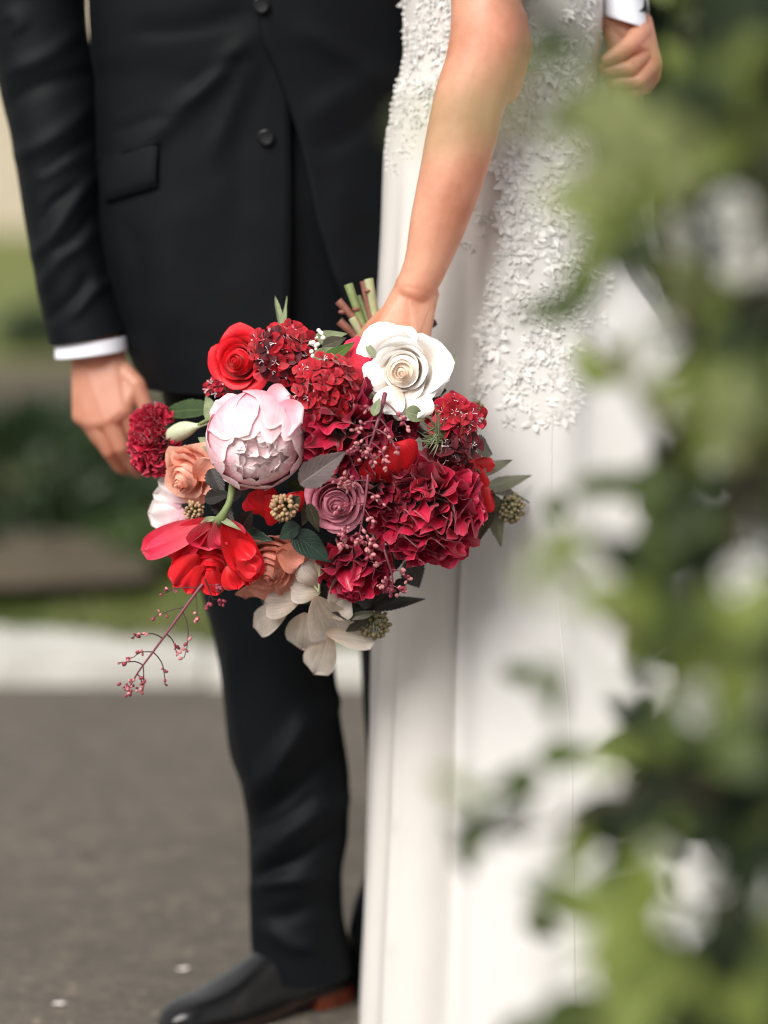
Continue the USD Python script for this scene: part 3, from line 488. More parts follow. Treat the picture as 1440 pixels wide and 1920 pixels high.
# trousers: seat and two legs, creased at the knee
tr = thing('trousers', parent=groom)
v, f, uv = loft(np.linspace(60, 1000, 40), pp([(60, 250), (380, 250), (700, 296), (850, 330), (1000, 352)]), pp([(60, 730), (380, 755), (1000, 760)]), GY, lambda p: np.interp(p, [60, 380, 1000], [.105, .115, .10]), 0, 360, 60, closed=True)
obj('seat', (v, f[:, ::-1], uv), M['suit'], tr)
l1L = pp([(900, 340), (1000, 352), (1140, 386), (1250, 411), (1400, 427), (1490, 456), (1600, 467), (1700, 471), (1805, 474), (1830, 476)])
l1R = pp([(900, 640), (1000, 630), (1140, 615), (1240, 626), (1350, 640), (1480, 655), (1560, 654), (1640, 641), (1700, 642), (1790, 656), (1830, 662)])
ll = [((655, 1270), (470, 1500), 28, .012), ((640, 1400), (480, 1545), 22, -.010), ((655, 1480), (480, 1620), 26, .012), ((640, 1560), (480, 1650), 18, -.010), ((485, 1665), (620, 1630), 18, .009), ((500, 1720), (640, 1690), 22, -.008),
      ((480, 1560), (600, 1490), 14, -.006), ((560, 1330), (520, 1480), 20, .008), ((590, 1780), (490, 1740), 20, .007), ((430, 1200), (470, 1480), 20, .006), ((470, 1640), (470, 1800), 16, .006)]
def leg(L, R, yc, b, ln, name='leg', r0=900, r1=1822):
    v, f, uv = loft(np.linspace(r0, r1, 130), L, R, yc, b, 0, 360, 64, expo=2.0, closed=True)
    n = normals(v, f); n = n * np.sign((n * (v - v.mean(0))).sum())
    v = v + n * (0.006 * (meshkit.fbm(v * np.array([10, 10, 6]), 3) - 0.5))[:, None]
    obj(name, (creases(v, n, ln), f[:, ::-1], uv), M['suit'], tr)
leg(l1L, l1R, .40, lambda p: np.interp(p, [900, 1400, 1822], [.105, .085, .075]), ll)
leg(pp([(900, 560), (1000, 610), (1100, 655), (1210, 675), (1350, 682), (1490, 691), (1580, 694), (1640, 683), (1700, 664), (1770, 652), (1840, 650)]), pp([(900, 780), (1200, 830), (1500, 840), (1840, 830)]), .47, lambda p: np.interp(p, [900, 1840], [.10, .085]),
    [((690, 1640), (650, 1760), 14, .008)], r1=1838)
# shoes
def shoe(heel, direction, L=0.305):
    d = nz(np.array([*direction, 0.0])); s_ = np.array([-d[1], d[0], 0]); t = thing('shoe', parent=groom)
    tt = np.r_[0.0, np.linspace(0.01, 0.97, 40), 0.985, 0.995, 1.0]
    W = PchipInterpolator([0, .02, .08, .2, .45, .68, .85, .95, .985, 1], [.002, .017, .030, .035, .037, .047, .041, .026, .014, .001])(tt)
    H = PchipInterpolator([0, .02, .1, .22, .32, .45, .6, .75, .9, .97, 1], [.05, .075, .098, .104, .112, .094, .070, .054, .044, .032, .014])(tt)
    base = np.interp(tt, [0, .28, .5, .85, 1], [.030, .026, .013, .011, .018])
    a = np.linspace(0, np.pi, 26); ca, sa = np.cos(a), np.sin(a)
    wv = np.sign(ca) * np.abs(ca) ** 0.75; hv = sa ** 0.72
    V = heel + tt[:, None, None] * L * d + (W[:, None] * wv[None])[..., None] * s_ + (base[:, None] + (H - base)[:, None] * hv[None])[..., None] * np.array([0, 0, 1.0])
    n = len(a); F = gfaces(len(tt), n)
    obj('upper', outward(V.reshape(-1, 3), F), M['shoe'], t)
    def plate(lo, hi, grow, t0, t1):
        q = np.linspace(t0, t1, 40); w_ = np.interp(q, tt, W) + grow; z0 = np.interp(q, [0, .28, .5, .85, 1], lo); z1 = np.interp(q, [0, .28, .5, .85, 1], hi)
        ring = np.stack([np.stack([w_, z1], -1), np.stack([w_, z0], -1), np.stack([-w_, z0], -1), np.stack([-w_, z1], -1)], 1)
        V = heel + q[:, None, None] * L * d + ring[..., :1] * s_ + ring[..., 1:] * np.array([0, 0, 1.0])
        V = V.reshape(-1, 3); F = gfaces(40, 4, True); m = len(V)
        F = np.vstack([F, [[0, 2, 1], [0, 3, 2], [m - 4, m - 3, m - 2], [m - 4, m - 2, m - 1]]]); return V, F
    o = plate([.024, .020, .004, .003, .010], [.032, .028, .015, .0125, .019], .0035, 0.002, 0.998); obj('sole', outward(*o), M['sole_dark'], t, smooth=40)
    o = plate([.0, .0, .0, .0, .0], [.0235, .0195, .019, .019, .019], .0025, 0.004, 0.26); obj('heel', outward(*o), M['sole'], t, smooth=40)
hl = Pg(668, 1868); shoe(np.array([hl[0] - 0.008, hl[1] + 0.012, 0.0]), (-0.80, -0.60), L=0.318)
hl2 = Pg(745, 1850); shoe(np.array([hl2[0], 0.50, 0.0]), (0.25, -0.95))

# ------------------------------------------------------------------ the bride
BY = 0.30
bride = thing('person', 'person in white lace gown and sheer veil holding the bouquet, standing at right', 'person')
AY = 0.075
A = lambda px, py, y: P(px, py, y)
bk = [A(694, 655, .062), A(722, 682, .055), A(752, 690, .058), A(780, 680, .066)]
bf = [[A(690, 690, .085), A(705, 690, .118), A(722, 672, .128)], [A(716, 716, .085), A(735, 706, .122), A(748, 680, .128)], [A(748, 722, .09), A(764, 706, .122), A(772, 680, .126)], [A(780, 708, .095), A(790, 694, .120), A(794, 672, .122)]]
bt = [A(740, 585, .085), A(700, 618, .10), A(672, 648, .115), A(662, 674, .128)]
bh = hand([A(770, 548, .085), A(797, 556, .09)], bk, bf, bt, palm_r=(.016, .0125), fr=.0082, wr=.026)
sphs = lambda ps: m3.Manifold.batch_hull([m3.Manifold.sphere(float(r_), 22).translate([float(x) for x in p]) for p, r_ in ps])
bh.append(sphs([(A(766, 545, .086), .0185), (A(800, 552, .09), .0155), (A(738, 585, .085), .0150), (A(712, 625, .088), .0125), (A(775, 622, .072), .014)]))
arm_p = [(778, 540, .086, .0255, 0), (797, 500, .086, .0270, 0), (822, 417, .088, .0350, 0), (846, 333, .090, .0402, 0), (864, 261, .093, .0432, 0), (882, 183, .098, .0445, 0), (908, 115, .104, .0475, 0), (915, 60, .108, .0468, 0), (912, 0, .118, .0440, 0), (908, -100, .135, .046, 0), (905, -180, .15, .050, 0), (915, -330, .20, .056, 0)]
cs_ = np.array([[*A(a, b_, c), r_] for a, b_, c, r_, _ in arm_p]); tq = np.linspace(0, len(cs_) - 1, 40); cs_ = np.stack([PchipInterpolator(np.arange(len(arm_p)), cs_[:, k])(tq) for k in range(4)], -1)
bh.append(hull_chain(cs_[:, :3], cs_[:, 3], 32))
bh.append(hull_chain([A(938, 40, .112), A(950, 88, .118), A(925, 150, .108)], [.034, .0325, .036], 28))
bt_m = solid(bh, 0.0034, it=110)
bc = m3.Manifold.batch_boolean([hull_chain([A(915, -330, .20), A(930, -380, BY)], [.056, .06]), hull_chain([A(930, -380, BY), A(950, 100, BY), A(950, 900, BY)], [.085, .07, .08]),
    hull_chain([A(930, -380, BY), A(935, -540, BY - .01)], [.05, .043]), sphs([(A(930, -600, BY - .02), .06), (A(940, -680, BY), .085), (A(915, -590, BY - .04), .04)]), hull_chain([A(880, -640, .235), A(872, -622, .225)], [.012, .012]),
    hull_chain([A(1000, -380, .40), A(1010, -100, .44), A(880, 120, .44)], [.05, .04, .03]), hull_chain([A(930, 900, BY), A(930, 1800, BY)], [.07, .04]), hull_chain([A(1020, 900, BY + .05), A(1020, 1800, BY + .05)], [.07, .04])], m3.OpType.Add)
q = bc.refine_to_length(.02).to_mesh(); bcm = trimesh.Trimesh(q.vert_properties[:, :3], q.tri_verts); trimesh.smoothing.filter_taubin(bcm, iterations=8)
# faint creases round the wrist
bv = np.array(bt_m.vertices); bx, by_ = proj(bv); bn = normals(bv, np.array(bt_m.faces))
for (x0, y0, x1, y1, dp) in ((752, 536, 822, 556, .0007), (748, 556, 815, 578, .0006)):
    t_ = np.clip((bx - x0) / (x1 - x0), 0, 1); dd = by_ - (y0 + (y1 - y0) * t_ ** 1.4); bv -= bn * (dp * np.exp(-(dd / 3.2) ** 2) * (bn[:, 1] < 0) * ((bx > x0) & (bx < x1)))[:, None]
bt_m.vertices = bv
try:
    bb = m3.Manifold(m3.Mesh(np.asarray(bt_m.vertices, np.float32), np.asarray(bt_m.faces, np.uint32))) + m3.Manifold(m3.Mesh(np.asarray(bcm.vertices, np.float32), np.asarray(bcm.faces, np.uint32))); assert bb.num_tri() > 1000
except Exception: bb = trimesh.util.concatenate([bt_m, bcm])
obj('body', reddened(bb, [(A(955, 85, .105), .045, .75), (A(715, 615, .075), .03, .35), (A(785, 545, .07), .02, .25)]), M['skin_bride'], bride)
obj('hair', ball(A(955, -690, BY + .03), .1, 2, (1, 1.05, 1)), M['bark'], bride)
# gown
dL = pp([(-330, 800), (-200, 765), (0, 756), (90, 757), (130, 752), (170, 741), (240, 729), (300, 723), (430, 722), (540, 721), (800, 716), (1000, 713), (1210, 707), (1500, 697), (1935, 682)])
dR = pp([(-330, 1090), (-200, 1125), (0, 1130), (100, 1126), (180, 1118), (260, 1124), (400, 1146), (500, 1172), (600, 1225), (700, 1275), (900, 1330), (1300, 1420), (1935, 1600)])
db = pp([(-330, .10), (0, .125), (180, .115), (400, .13), (700, .15), (1200, .19), (1935, .26)])
dress = thing('gown', parent=bride)
def dress_fold(py, ang, v):
    """soft vertical folds: a rounded roll at the left edge, a valley beside the lace, wide flutes beyond"""
    g = ss(200, 700, py); x, _ = proj(v)
    lx = dL(py); roll = np.exp(-((x - (lx + 62)) / 46) ** 2) * 0.018 - np.exp(-((x - (lx + 152)) / 34) ** 2) * 0.024 + np.exp(-((x - (lx + 8)) / 16) ** 2) * 0.006
    rightx = np.clip((x - (lx + 200)) / 500, 0, 2)
    fl = 0.016 * np.sin(rightx * 7 + 0.0012 * py + 0.9 * np.sin(rightx * 3 + py * .001)) * ss(0.1, 0.5, rightx) + 0.004 * np.sin(rightx * 19 + 1.0 + .002 * py) * ss(0.1, 0.4, rightx) + 0.003 * np.sin((x - lx) * 0.16 + 0.003 * py) * (x < lx + 60)
    return (roll + fl) * g
def gown_layer(r0, r1, n, a0, a1, nu, off, rng=None, ribs=0.0):
    rows = np.linspace(r0, r1, n); v, f, uv = loft(rows, dL, dR, BY, db, a0, a1, nu, expo=2.2, off=off)
    nn = np.stack([(v - np.stack([v[:, 0] * 0 + 0.14, v[:, 0] * 0 + BY, v[:, 2]], -1))[:, 0], (v[:, 1] - BY), 0 * v[:, 0]], -1); nn = nz(nn)
    py = np.repeat(rows, nu); d = dress_fold(py, None, v)
    v = v + nn * d[:, None] + nn * (0.003 * (meshkit.fbm(v * np.array([18, 18, 7]), 3) - 0.5))[:, None]
    return v, f, uv
bod = gown_layer(-330, 330, 60, 0, 360, 110, 0.0); obj('bodice', bod, M['satin'], dress)
ski = gown_layer(240, 1935, 140, 0, 360, 260, 0.002); obj('skirt', ski, M['satin'], dress)
ovx = pp([(-330, 905), (60, 930), (180, 930), (300, 930), (420, 935), (560, 908), (700, 893), (800, 884), (1000, 862), (1300, 850), (1935, 848)])
oa = lambda py: ang_of(ovx(py), py, dL, dR, BY, 2.2)
ove = gown_layer(130, 1935, 140, oa, -150.0, 200, -0.004 + 0.016 * ss(130, 420, np.linspace(130, 1935, 140))); obj('overskirt', ove, M['tulle'], dress)
vex = pp([(-560, 1215), (60, 1200), (200, 1150), (450, 1065), (740, 1003), (900, 1005), (1100, 1020), (1400, 1045), (1935, 1056)])
va = lambda py: ang_of(vex(py), py, dL, dR, BY, 2.2)
vl = gown_layer(-330, 1940, 110, va, -115.0, 160, 0.05)
gv = vl[0].reshape(110, 160, 3); rr_ = np.linspace(0, 1, 160)[None]; pyv = np.linspace(-330, 1940, 110)[:, None]
gv[..., 1] -= 0.012 * np.sin(rr_ * 38 + pyv * 0.0012) * (0.3 + rr_); gv[..., 0] += 0.05 * ss(0.25, 0.8, rr_) + 0.010 * np.cos(rr_ * 31)
veil = thing('veil', parent=bride)
obj('tulle', (gv.reshape(-1, 3), vl[1], vl[2]), M['veil'], veil)
obj('edge_ribbon', tube(gv[52:, 0] + [0, -.001, 0], 0.0011, 6), M['tulle'], veil)
# lace: raised sprigs of petals sewn on bodice and overskirt
rl = np.random.default_rng(31)
def on_gown(layer, px, py):
    x, y = proj(layer[0]); n = layer_n[id(layer)]; ok = n[:, 1] < -0.05
    k = np.where(ok)[0][np.argmin((x[ok] - px) ** 2 + (y[ok] - py) ** 2)]; return layer[0][k], n[k]
layer_n = {}
for L_ in (bod, ski, ove):
    n_ = normals(L_[0], L_[1]); c_ = np.array([0.14, BY, 0]); n_ = n_ * np.sign(((L_[0] - c_)[:, :2] * n_[:, :2]).sum(1))[:, None]; layer_n[id(L_)] = n_
def sprig(c, n, size, seed, elong):
    r_ = np.random.default_rng(seed); ms = []; R0 = basis(n, r_.uniform(0, 6.28)); k = r_.integers(4, 7)
    for j in range(k):
        a = j * 2 * np.pi / k + r_.uniform(-.25, .25) if not elong else r_.uniform(-.9, .9)
        d = R0 @ np.array([np.cos(a), np.sin(a), r_.uniform(.04, .34)]); z = R0[:, 2]; d = nz(d); x = nz(np.cross(d, z)); B = np.stack([x, d, np.cross(x, d)], 1)
        t = leaf_shape(size * r_.uniform(.7, 1.15), size * r_.uniform(.35, .6), -0.25, -0.15 * r_.uniform(-1, 1.5), 4, 5)
        ms.append(place(t, B, c + R0[:, 0] * 0))
    ms.append(ball(c + n * .002, .0016)); return cat(ms)
spots = []
def scatter(layer, n, xs, ys, ok, size):
    k = 0; tries = 0
    while k < n and tries < n * 30:
        tries += 1; px, py = rl.uniform(*xs), rl.uniform(*ys)
        if ok(px, py): spots.append((layer, px, py, size * rl.uniform(.75, 1.6))); k += 1
scatter(bod, 150, (752, 850), (-60, 300), lambda x, y: dL(y) + 2 < x < 850 - max(0, y - 120) * 0.45, .0098)
scatter(bod, 120, (930, 1130), (-60, 290), lambda x, y: x > 945 and x < dR(y) - 4, .0118)
scatter(ove, 270, (900, 1150), (250, 800), lambda x, y: ovx(y) + 3 < x < min(dR(y) - 6, 1150 - max(0, y - 520) * 0.30) and rl.uniform() < np.clip(1.15 - (y - 470) / 380, .15, 1), .0128)
scatter(ove, 45, (890, 930), (280, 800), lambda x, y: abs(x - ovx(y) - 6) < 14, .0085)
scatter(bod, 22, (722, 760), (170, 330), lambda x, y: dL(y) + 2 < x < dL(y) + 22, .007)
scatter(ski, 14, (855, 925), (380, 470), lambda x, y: True, .008)
order = sorted(range(len(spots)), key=lambda i: -spots[i][3]); small = []
for j_, i in enumerate(order):
    layer, px, py, sz = spots[i]; c, n = on_gown(layer, px, py); m = sprig(c + n * .0005, n, sz, 500 + i, rl.uniform() < .35)
    if j_ < 300: obj('lace_sprig', m, M['lace'], dress)
    else: small.append(m)
obj('small_lace_sprigs', cat(small), M['lace'], dress, kind='stuff')
bd = [on_gown(bod, dL(y) + 3 + 2 * math.sin(y), y) for y in range(-20, 330, 11)]
obj('bead_trim', cat([ball(c + n * .0015, .0019) for c, n in bd]), M['bead'], dress)

# ------------------------------------------------------------------ the bouquet
bouquet = thing('bouquet', 'large hand-tied bouquet of red, burgundy, pink and white flowers held upside down', 'bouquet')
BPX, BPY, BR = 640.0, 890.0, 345.0
def yb(px, py, d=0.0): return 0.095 - 0.165 * max(0.0, 1 - ((px - BPX) ** 2 + (py - BPY) ** 2) / BR ** 2) + d
B3 = lambda px, py, d=0.0: P(px, py, yb(px, py, d))
MPX = 1 / 1545.0
flower = lambda name, label: thing(name, label, parent=bouquet)
def rose(R, n=24, seed=0, opn=0.8, tip=0.3, height=0.55, dense=1.0, spread=0.9, nu=13, nv=11):
    r_ = np.random.default_rng(seed); out = []
    for i in range(n):
        t = i / (n - 1); r0 = R * (0.06 + spread * 0.74 * t ** (0.95 * dense)); z1 = R * (0.30 + .55 * max(0.0, .5 - t) - height * t ** 1.7 * opn + 0.03 * r_.normal())
        half = math.radians(150 + (58 - 150) * t ** 0.55) * r_.uniform(.92, 1.08); ph0 = i * 2.39996 + r_.uniform(-.15, .15); fl = R * opn * (0.015 + 0.34 * t ** 1.9) * r_.uniform(.75, 1.2)
        wob, sk = r_.uniform(-1, 1, 2); pt = tip * r_.uniform(.5, 1.4)
        def fn(u, v):
            e = 1 - 0.26 * np.abs(u) ** 3 - 0.02 * np.sin(u * 7 + wob * 6); w_ = v * e
            b0, b1, b2, b3 = (1 - w_) ** 3, 3 * w_ * (1 - w_) ** 2, 3 * w_ ** 2 * (1 - w_), w_ ** 3
            r = b0 * 0.05 * R + b1 * r0 * 1.12 + b2 * r0 * (.92 + .14 * t) + b3 * (r0 * (.50 + .46 * t ** .7) + fl * 0.45)
            z = b0 * -0.75 * R + b1 * -0.62 * R + b2 * (z1 - 0.28 * R) + b3 * z1
            k = np.clip((w_ - .72) / .28, 0, 1); fold = fl * (1 - 0.35 * pt * np.abs(u))
            r = r + fold * k ** 1.6 * (1 + pt * (1 - np.abs(u)) ** 2 * .6); z = z - fold * 0.75 * k ** 2.4 + R * 0.035 * np.sin(u * 4.5 + wob * 5) * k * (0.3 + t)
            r = r * (1 + 0.10 * u * (1 - .5 * t) + 0.035 * np.sin(3 * u + sk * 4) * w_)
            ph = ph0 + u * half * (0.42 + 0.58 * np.sin(np.pi * np.clip(0.12 + 0.55 * w_, 0, 1)))
            return np.stack([r * np.cos(ph) + R * .035 * wob * v, r * np.sin(ph) + R * .035 * sk * v, z], -1)
        out.append((t, sheet(fn, nu, nv)))
    return out
def build_rose(name, label, px, py, Rpx, axis, mt, seed, n=24, opn=.8, tip=.3, core=None, d=0.0, sepals=False, height=.55, spread=.9, roll=0.0, dense=1.0):
    t_ = flower(name, label); c = B3(px, py, d); R = basis(axis, roll)
    Rm = Rpx * MPX; tt = np.linspace(0, .62, 14); rt = Rm * (.06 + spread * .74 * tt ** (.95 * dense)) * (.5 + .46 * tt ** .7); zt = Rm * (.30 + .55 * np.maximum(0, .5 - tt) - height * tt ** 1.7 * opn - .115)
    rt[0] = 1e-4; a_ = np.linspace(0, 2 * np.pi, 40); V = np.stack([rt[:, None] * np.cos(a_), rt[:, None] * np.sin(a_), np.broadcast_to(zt[:, None], (14, 40))], -1).reshape(-1, 3)
    obj('rose_heart', place((V, gfaces(14, 40), np.stack([np.tile(np.linspace(0, 1, 40), 14), np.repeat(np.linspace(.6, .9, 14), 40)], -1)), R, c), M[core or mt], t_)
    for t, m in rose(Rpx * MPX, n, seed, opn, tip, height, dense, spread): obj('petal', place(m, R, c), M[core] if core and t < .45 else M[mt], t_)
    if sepals:
        for k in range(5):
            a = k * 1.2566 + .3; dd = R @ np.array([math.cos(a), math.sin(a), -.25]); z = R[:, 2]; x = nz(np.cross(dd, z)); obj('sepal', place(leaf_shape(Rpx * MPX * .75, .010, -.3, -.3, 4, 7), np.stack([x, nz(dd), np.cross(x, nz(dd))], 1), c - R[:, 2] * Rpx * MPX * .68), M['lf_sage'], t_)
    return t_, c, R
def pompon(R, n, W, seed, cone=100, ruffle=.25, serr=0.0, cup=.35, curl=.25, lmin=.84, lmax=1.14, squash=.85, nu=11, nv=9, tang=.75, base=.28, freq=6.0):
    r_ = np.random.default_rng(seed); out = []
    for k in range(n):
        th = math.radians(cone) * math.sqrt((k + .6) / n) * r_.uniform(.94, 1.06); az = k * 2.39996 + r_.uniform(-.3, .3)
        dd = np.array([math.sin(th) * math.cos(az), math.sin(th) * math.sin(az), math.cos(th)]); end = dd * R * r_.uniform(lmin, lmax) * [1, 1, squash]; b0 = np.array([dd[0] * base * R, dd[1] * base * R, -.30 * R])
        e = end - b0; L = np.linalg.norm(e); e = e / L; tg = np.cross([0, 0, 1], dd) if th > .15 else r_.normal(size=3); b = nz(nz(tg) * tang + r_.normal(size=3) * (1 - tang)); b = nz(b - e * (b @ e)); nn = np.cross(e, b)
        if nn[2] > 0 and r_.uniform() < .8: nn = -nn; b = -b
        ph, ph2, am = r_.uniform(0, 6.28), r_.uniform(0, 6.28), r_.uniform(.6, 1.3); w0 = W * R * r_.uniform(.75, 1.25); cc = curl * r_.uniform(-.4, 1.4)
        def fn(u, v):
            rim = 1 - .22 * np.abs(u) ** 2.4 + .04 * np.sin(u * 5 + ph) + serr * (np.abs(((u * 4.5 + ph) % 1.0) - .5) - .25) * (v > .8)
            q = v * rim; w_ = w0 * (.22 + .78 * np.sin(np.pi * .5 * np.clip(q * 1.12, 0, 1)))
            off = .05 * w0 * np.sin(9 * u + ph * 3 + 6 * q) * q + cup * w0 * u ** 2 * q - cc * L * np.clip(q - .55, 0, 1) ** 2 * 2 + ruffle * w0 * am * np.sin(freq * u + ph2) * np.clip(q, 0, 1) ** 2.2
            return b0 + e * (L * q)[..., None] + b * (u * w_)[..., None] + nn * off[..., None]
        out.append((th, sheet(fn, nu, nv)))
    return out
def build_pompon(name, label, px, py, Rpx, axis, mats, seed, n, W, d=0.0, part='petal', parent=None, roll=0.0, **k):
    t_ = parent or flower(name, label); c = B3(px, py, d); R = basis(axis, roll); r_ = random.Random(seed)
    for th, m in pompon(Rpx * MPX, n, W, seed, **k): obj(part, place(m, R, c), M[r_.choice(mats)], t_)
    return t_, c, R
def free_petal(base, tip, width, normal=(0, -1, 0), cup=.3, curl=.2, ruffle=.05, seed=0, notch=0.0, belly=.62, nu=11, nv=10):
    """one petal from base to tip, its face turned towards normal"""
    r_ = np.random.default_rng(seed); base, tip = np.asarray(base), np.asarray(tip); e = tip - base; L = np.linalg.norm(e); e = e / L; x = nz(np.cross(e, np.asarray(normal, float))); n = np.cross(x, e); ph = r_.uniform(0, 6.28)
    def fn(u, v):
        w_ = width * .5 * np.where(v < belly, .16 + .84 * np.sin(np.pi / 2 * np.clip(v / belly, 0, 1)) ** .9, np.clip(1 - np.clip((v - belly) / (1 - belly), 0, 1) ** 2.5, 0, 1) ** .4 + .02)
        q = v * (1 - notch * (1 - np.abs(u)) ** 2 * v ** 4)
        off = cup * width * (.25 - u ** 2 * .5) * np.sin(np.pi * v) - curl * L * v ** 2 + ruffle * width * np.sin(5 * u + ph + 3 * v) * v ** 1.5 + .022 * width * np.sin(13 * u + 2 * ph + 5 * v) * v ** 2 + .03 * width * np.sin(7 * v + ph * 2) * (1 - u * u)
        return base + e * (L * q)[..., None] + x * (u * w_)[..., None] + n * off[..., None]
    return sheet(fn, nu, nv)
def ball_petal(R, az, wid, th0, th1, seed, ruffle=.02, lip=.0, notch=.0, nu=15, nv=12):
    r_ = np.random.default_rng(seed); ph = r_.uniform(0, 6.28); wid = math.radians(wid)
    def fn(u, v):
        e = 1 - .30 * np.abs(u) ** 2.6 - notch * np.exp(-(u / .12) ** 2) + .025 * np.sin(u * 8 + ph); th = np.radians(th0 + (th1 - th0) * v * e)
        al = u * wid * np.sin(np.pi * np.clip(.10 + .62 * v, 0, 1)); Rr = R * (1 + lip * np.clip(v - .75, 0, 1) ** 1.5 * 4 + ruffle * np.sin(u * 6 + ph) * v ** 2 + .03 * u ** 2)
        er = np.array([math.cos(az), math.sin(az), 0]); eb = np.array([-math.sin(az), math.cos(az), 0])
        m = np.sin(th)[..., None] * er + np.cos(th)[..., None] * np.array([0, 0, 1.0])
        return Rr[..., None] * (np.cos(al)[..., None] * m + np.sin(al)[..., None] * eb)
    return sheet(fn, nu, nv)
def floret(c, d, rad, seed, roll):
    r_ = np.random.default_rng(seed); R = basis(d, roll); ms = []
    for k in range(5):
        a0 = k * 1.2566 + r_.uniform(-.1, .1); ti = r_.uniform(-.12, .4); hw = r_.uniform(.56, .68); ph = r_.uniform(0, 6.28)
        def fn(u, v):
            rr = rad * (0.06 + .94 * v * (1 - .10 * np.abs(u) ** 3 + .05 * np.abs(((u * 3.5 + ph) % 1) - .5) * (v > .8))); a = a0 + u * hw * (.35 + .65 * v)
            z = rad * (ti * v ** 1.5 - .12 * u ** 2 * v + .05 * np.sin(4 * u + ph) * v)
            return np.stack([rr * np.cos(a), rr * np.sin(a), z], -1)
        ms.append(sheet(fn, 7, 5))
    return place(cat(ms), R, c), R
def williams(name, label, px, py, rx, ry, axis, n, seed, mats, rad=.0150, d=0.0, depth=.030, stam=.6):
    t_ = flower(name, label); c = B3(px, py, d); R = basis(axis); r_ = np.random.default_rng(seed); st = []
    for k in range(n):
        q = math.sqrt((k + .5) / n); a = k * 2.39996 + r_.uniform(-.2, .2); lx, ly = q * math.cos(a), q * math.sin(a)
        p = c + R @ np.array([lx * rx * MPX, ly * ry * MPX, depth * (1 - q * q) + r_.uniform(-.004, .004)]); dd = R @ nz(np.array([lx * .9 + r_.normal() * .25, ly * .9 + r_.normal() * .25, .8]))
        m, Rf = floret(p, dd, rad * r_.uniform(.8, 1.15), seed * 100 + k, r_.uniform(0, 6.28)); obj('floret', m, M[mats[r_.integers(len(mats))]], t_)
        if r_.uniform() < stam:
            for j in range(r_.integers(3, 6)):
                a2 = r_.uniform(0, 6.28); st.append(tube([p, p + Rf @ np.array([math.cos(a2) * .0025, math.sin(a2) * .0025, .004]), p + Rf @ np.array([math.cos(a2) * .0050, math.sin(a2) * .0050, .0052])], [.00035, .0003, .0005], 4))
    if st: obj('stamens', cat(st), M['stamen'], t_, kind='stuff')
    return t_, c, R
def buds(name, label, px, py, Rpx, axis, n, seed, mt, d=0.0, stem=None, br=.0026, parent=None):
    t_ = flower(name, label); c = B3(px, py, d); R = basis(axis); r_ = np.random.default_rng(seed); bb_, ss_ = [], []
    c0 = c - R[:, 2] * Rpx * MPX * 1.1
    for k in range(n):
        q = math.sqrt((k + .5) / n); a = k * 2.39996; th = q * 1.55; dd = nz(R @ np.array([math.sin(th) * math.cos(a), math.sin(th) * math.sin(a), math.cos(th)]) + r_.normal(size=3) * .08); p = c + dd * Rpx * MPX * r_.uniform(.8, 1.05) * .85
        bb_.append(ball(p, br * r_.uniform(.8, 1.25), 1, (1, 1, 1.35), basis(dd))); ss_.append(tube([c0, (c0 + p) / 2 + r_.normal(size=3) * .001, p], [.0009, .0006, .0005], 4))
    obj('seeds', cat(bb_), M[mt], t_, kind='stuff'); obj('stalks', cat(ss_), M['stem_green'], t_, kind='stuff')
def spray(label, path, branches, seed, stem='stem_burgundy', bud=('bud_pink', 'bud_wine'), r0=.0019, br=.0021, blen=.016, tipbuds=0, dark=None):
    """a thin spray: main stem through pixel points (px, py, depth offset), side twigs with small buds"""
    t_ = flower('flower_spray', label); r_ = np.random.default_rng(seed); pts = curve([P(x, y, dd) for x, y, dd in path], 24)
    obj('stem', tube(pts, np.linspace(r0, r0 * .45, 24), 8), M[stem], t_); tw, bs = [], {b: [] for b in bud}
    side = nz(np.cross(pts[-1] - pts[0], [0, 1, 0]))
    for f, sgn, ln, nb in branches:
        i = min(int(f * 23), 22); p = pts[i]; ax = nz(pts[i + 1] - pts[i]); dd = nz(ax * r_.uniform(.1, .8) + side * sgn * r_.uniform(.6, 1.1) + np.array([0, r_.uniform(-.4, .2), 0])); L = blen * ln
        q = curve([p, p + dd * L * .5 + r_.normal(size=3) * L * .06, p + dd * L + ax * L * .25], 7); tw.append(tube(q, np.linspace(r0 * .42, r0 * .28, 7), 5))
        for j in range(nb):
            o = q[r_.integers(3, 7)]; e = o + nz(r_.normal(size=3) * .8 + dd * .7) * r_.uniform(.002, .006); tw.append(tube([o, e], r0 * .25, 4)); bs[bud[r_.integers(len(bud))]].append(ball(e, br * r_.uniform(.75, 1.25), 1, (1, 1, 1.5), basis(nz(e - o + 1e-6))))
    for j in range(tipbuds):
        e = pts[-1] + r_.normal(size=3) * .0042 + nz(pts[-1] - pts[-3]) * .003 * r_.uniform(-1, 1); bs[bud[r_.integers(len(bud))]].append(ball(e, br * r_.uniform(.8, 1.2), 1, (1, 1, 1.4), basis(r_.normal(size=3))))
    if tw: obj('twigs', cat(tw), M[dark or stem], t_, kind='stuff')
    for b in bud:
        if bs[b]: obj('buds', cat(bs[b]), M[b], t_, kind='stuff')
def leaf(b, t, wpx, mt, normal=(0.1, -1, .35), db=0.0, dt=0.0, serr=0, fold=.25, droop=.12, label=None, lobes=0, parent=None, wave=.01, depth=.12, name='leaf', belly=.42):
    p0, p1 = B3(*b, db), B3(*t, dt); e = p1 - p0; L = np.linalg.norm(e); e = e / L; x = nz(np.cross(e, np.asarray(normal, float))); z = np.cross(x, e)
    return obj(name, place(leaf_shape(L, wpx * MPX, fold, droop, 9, 30 if serr else 12, serr, depth, wave=wave, lobes=lobes, belly=belly), np.stack([x, e, z], 1), p0), M[mt], parent or bouquet, **({'label': label} if label else {}))

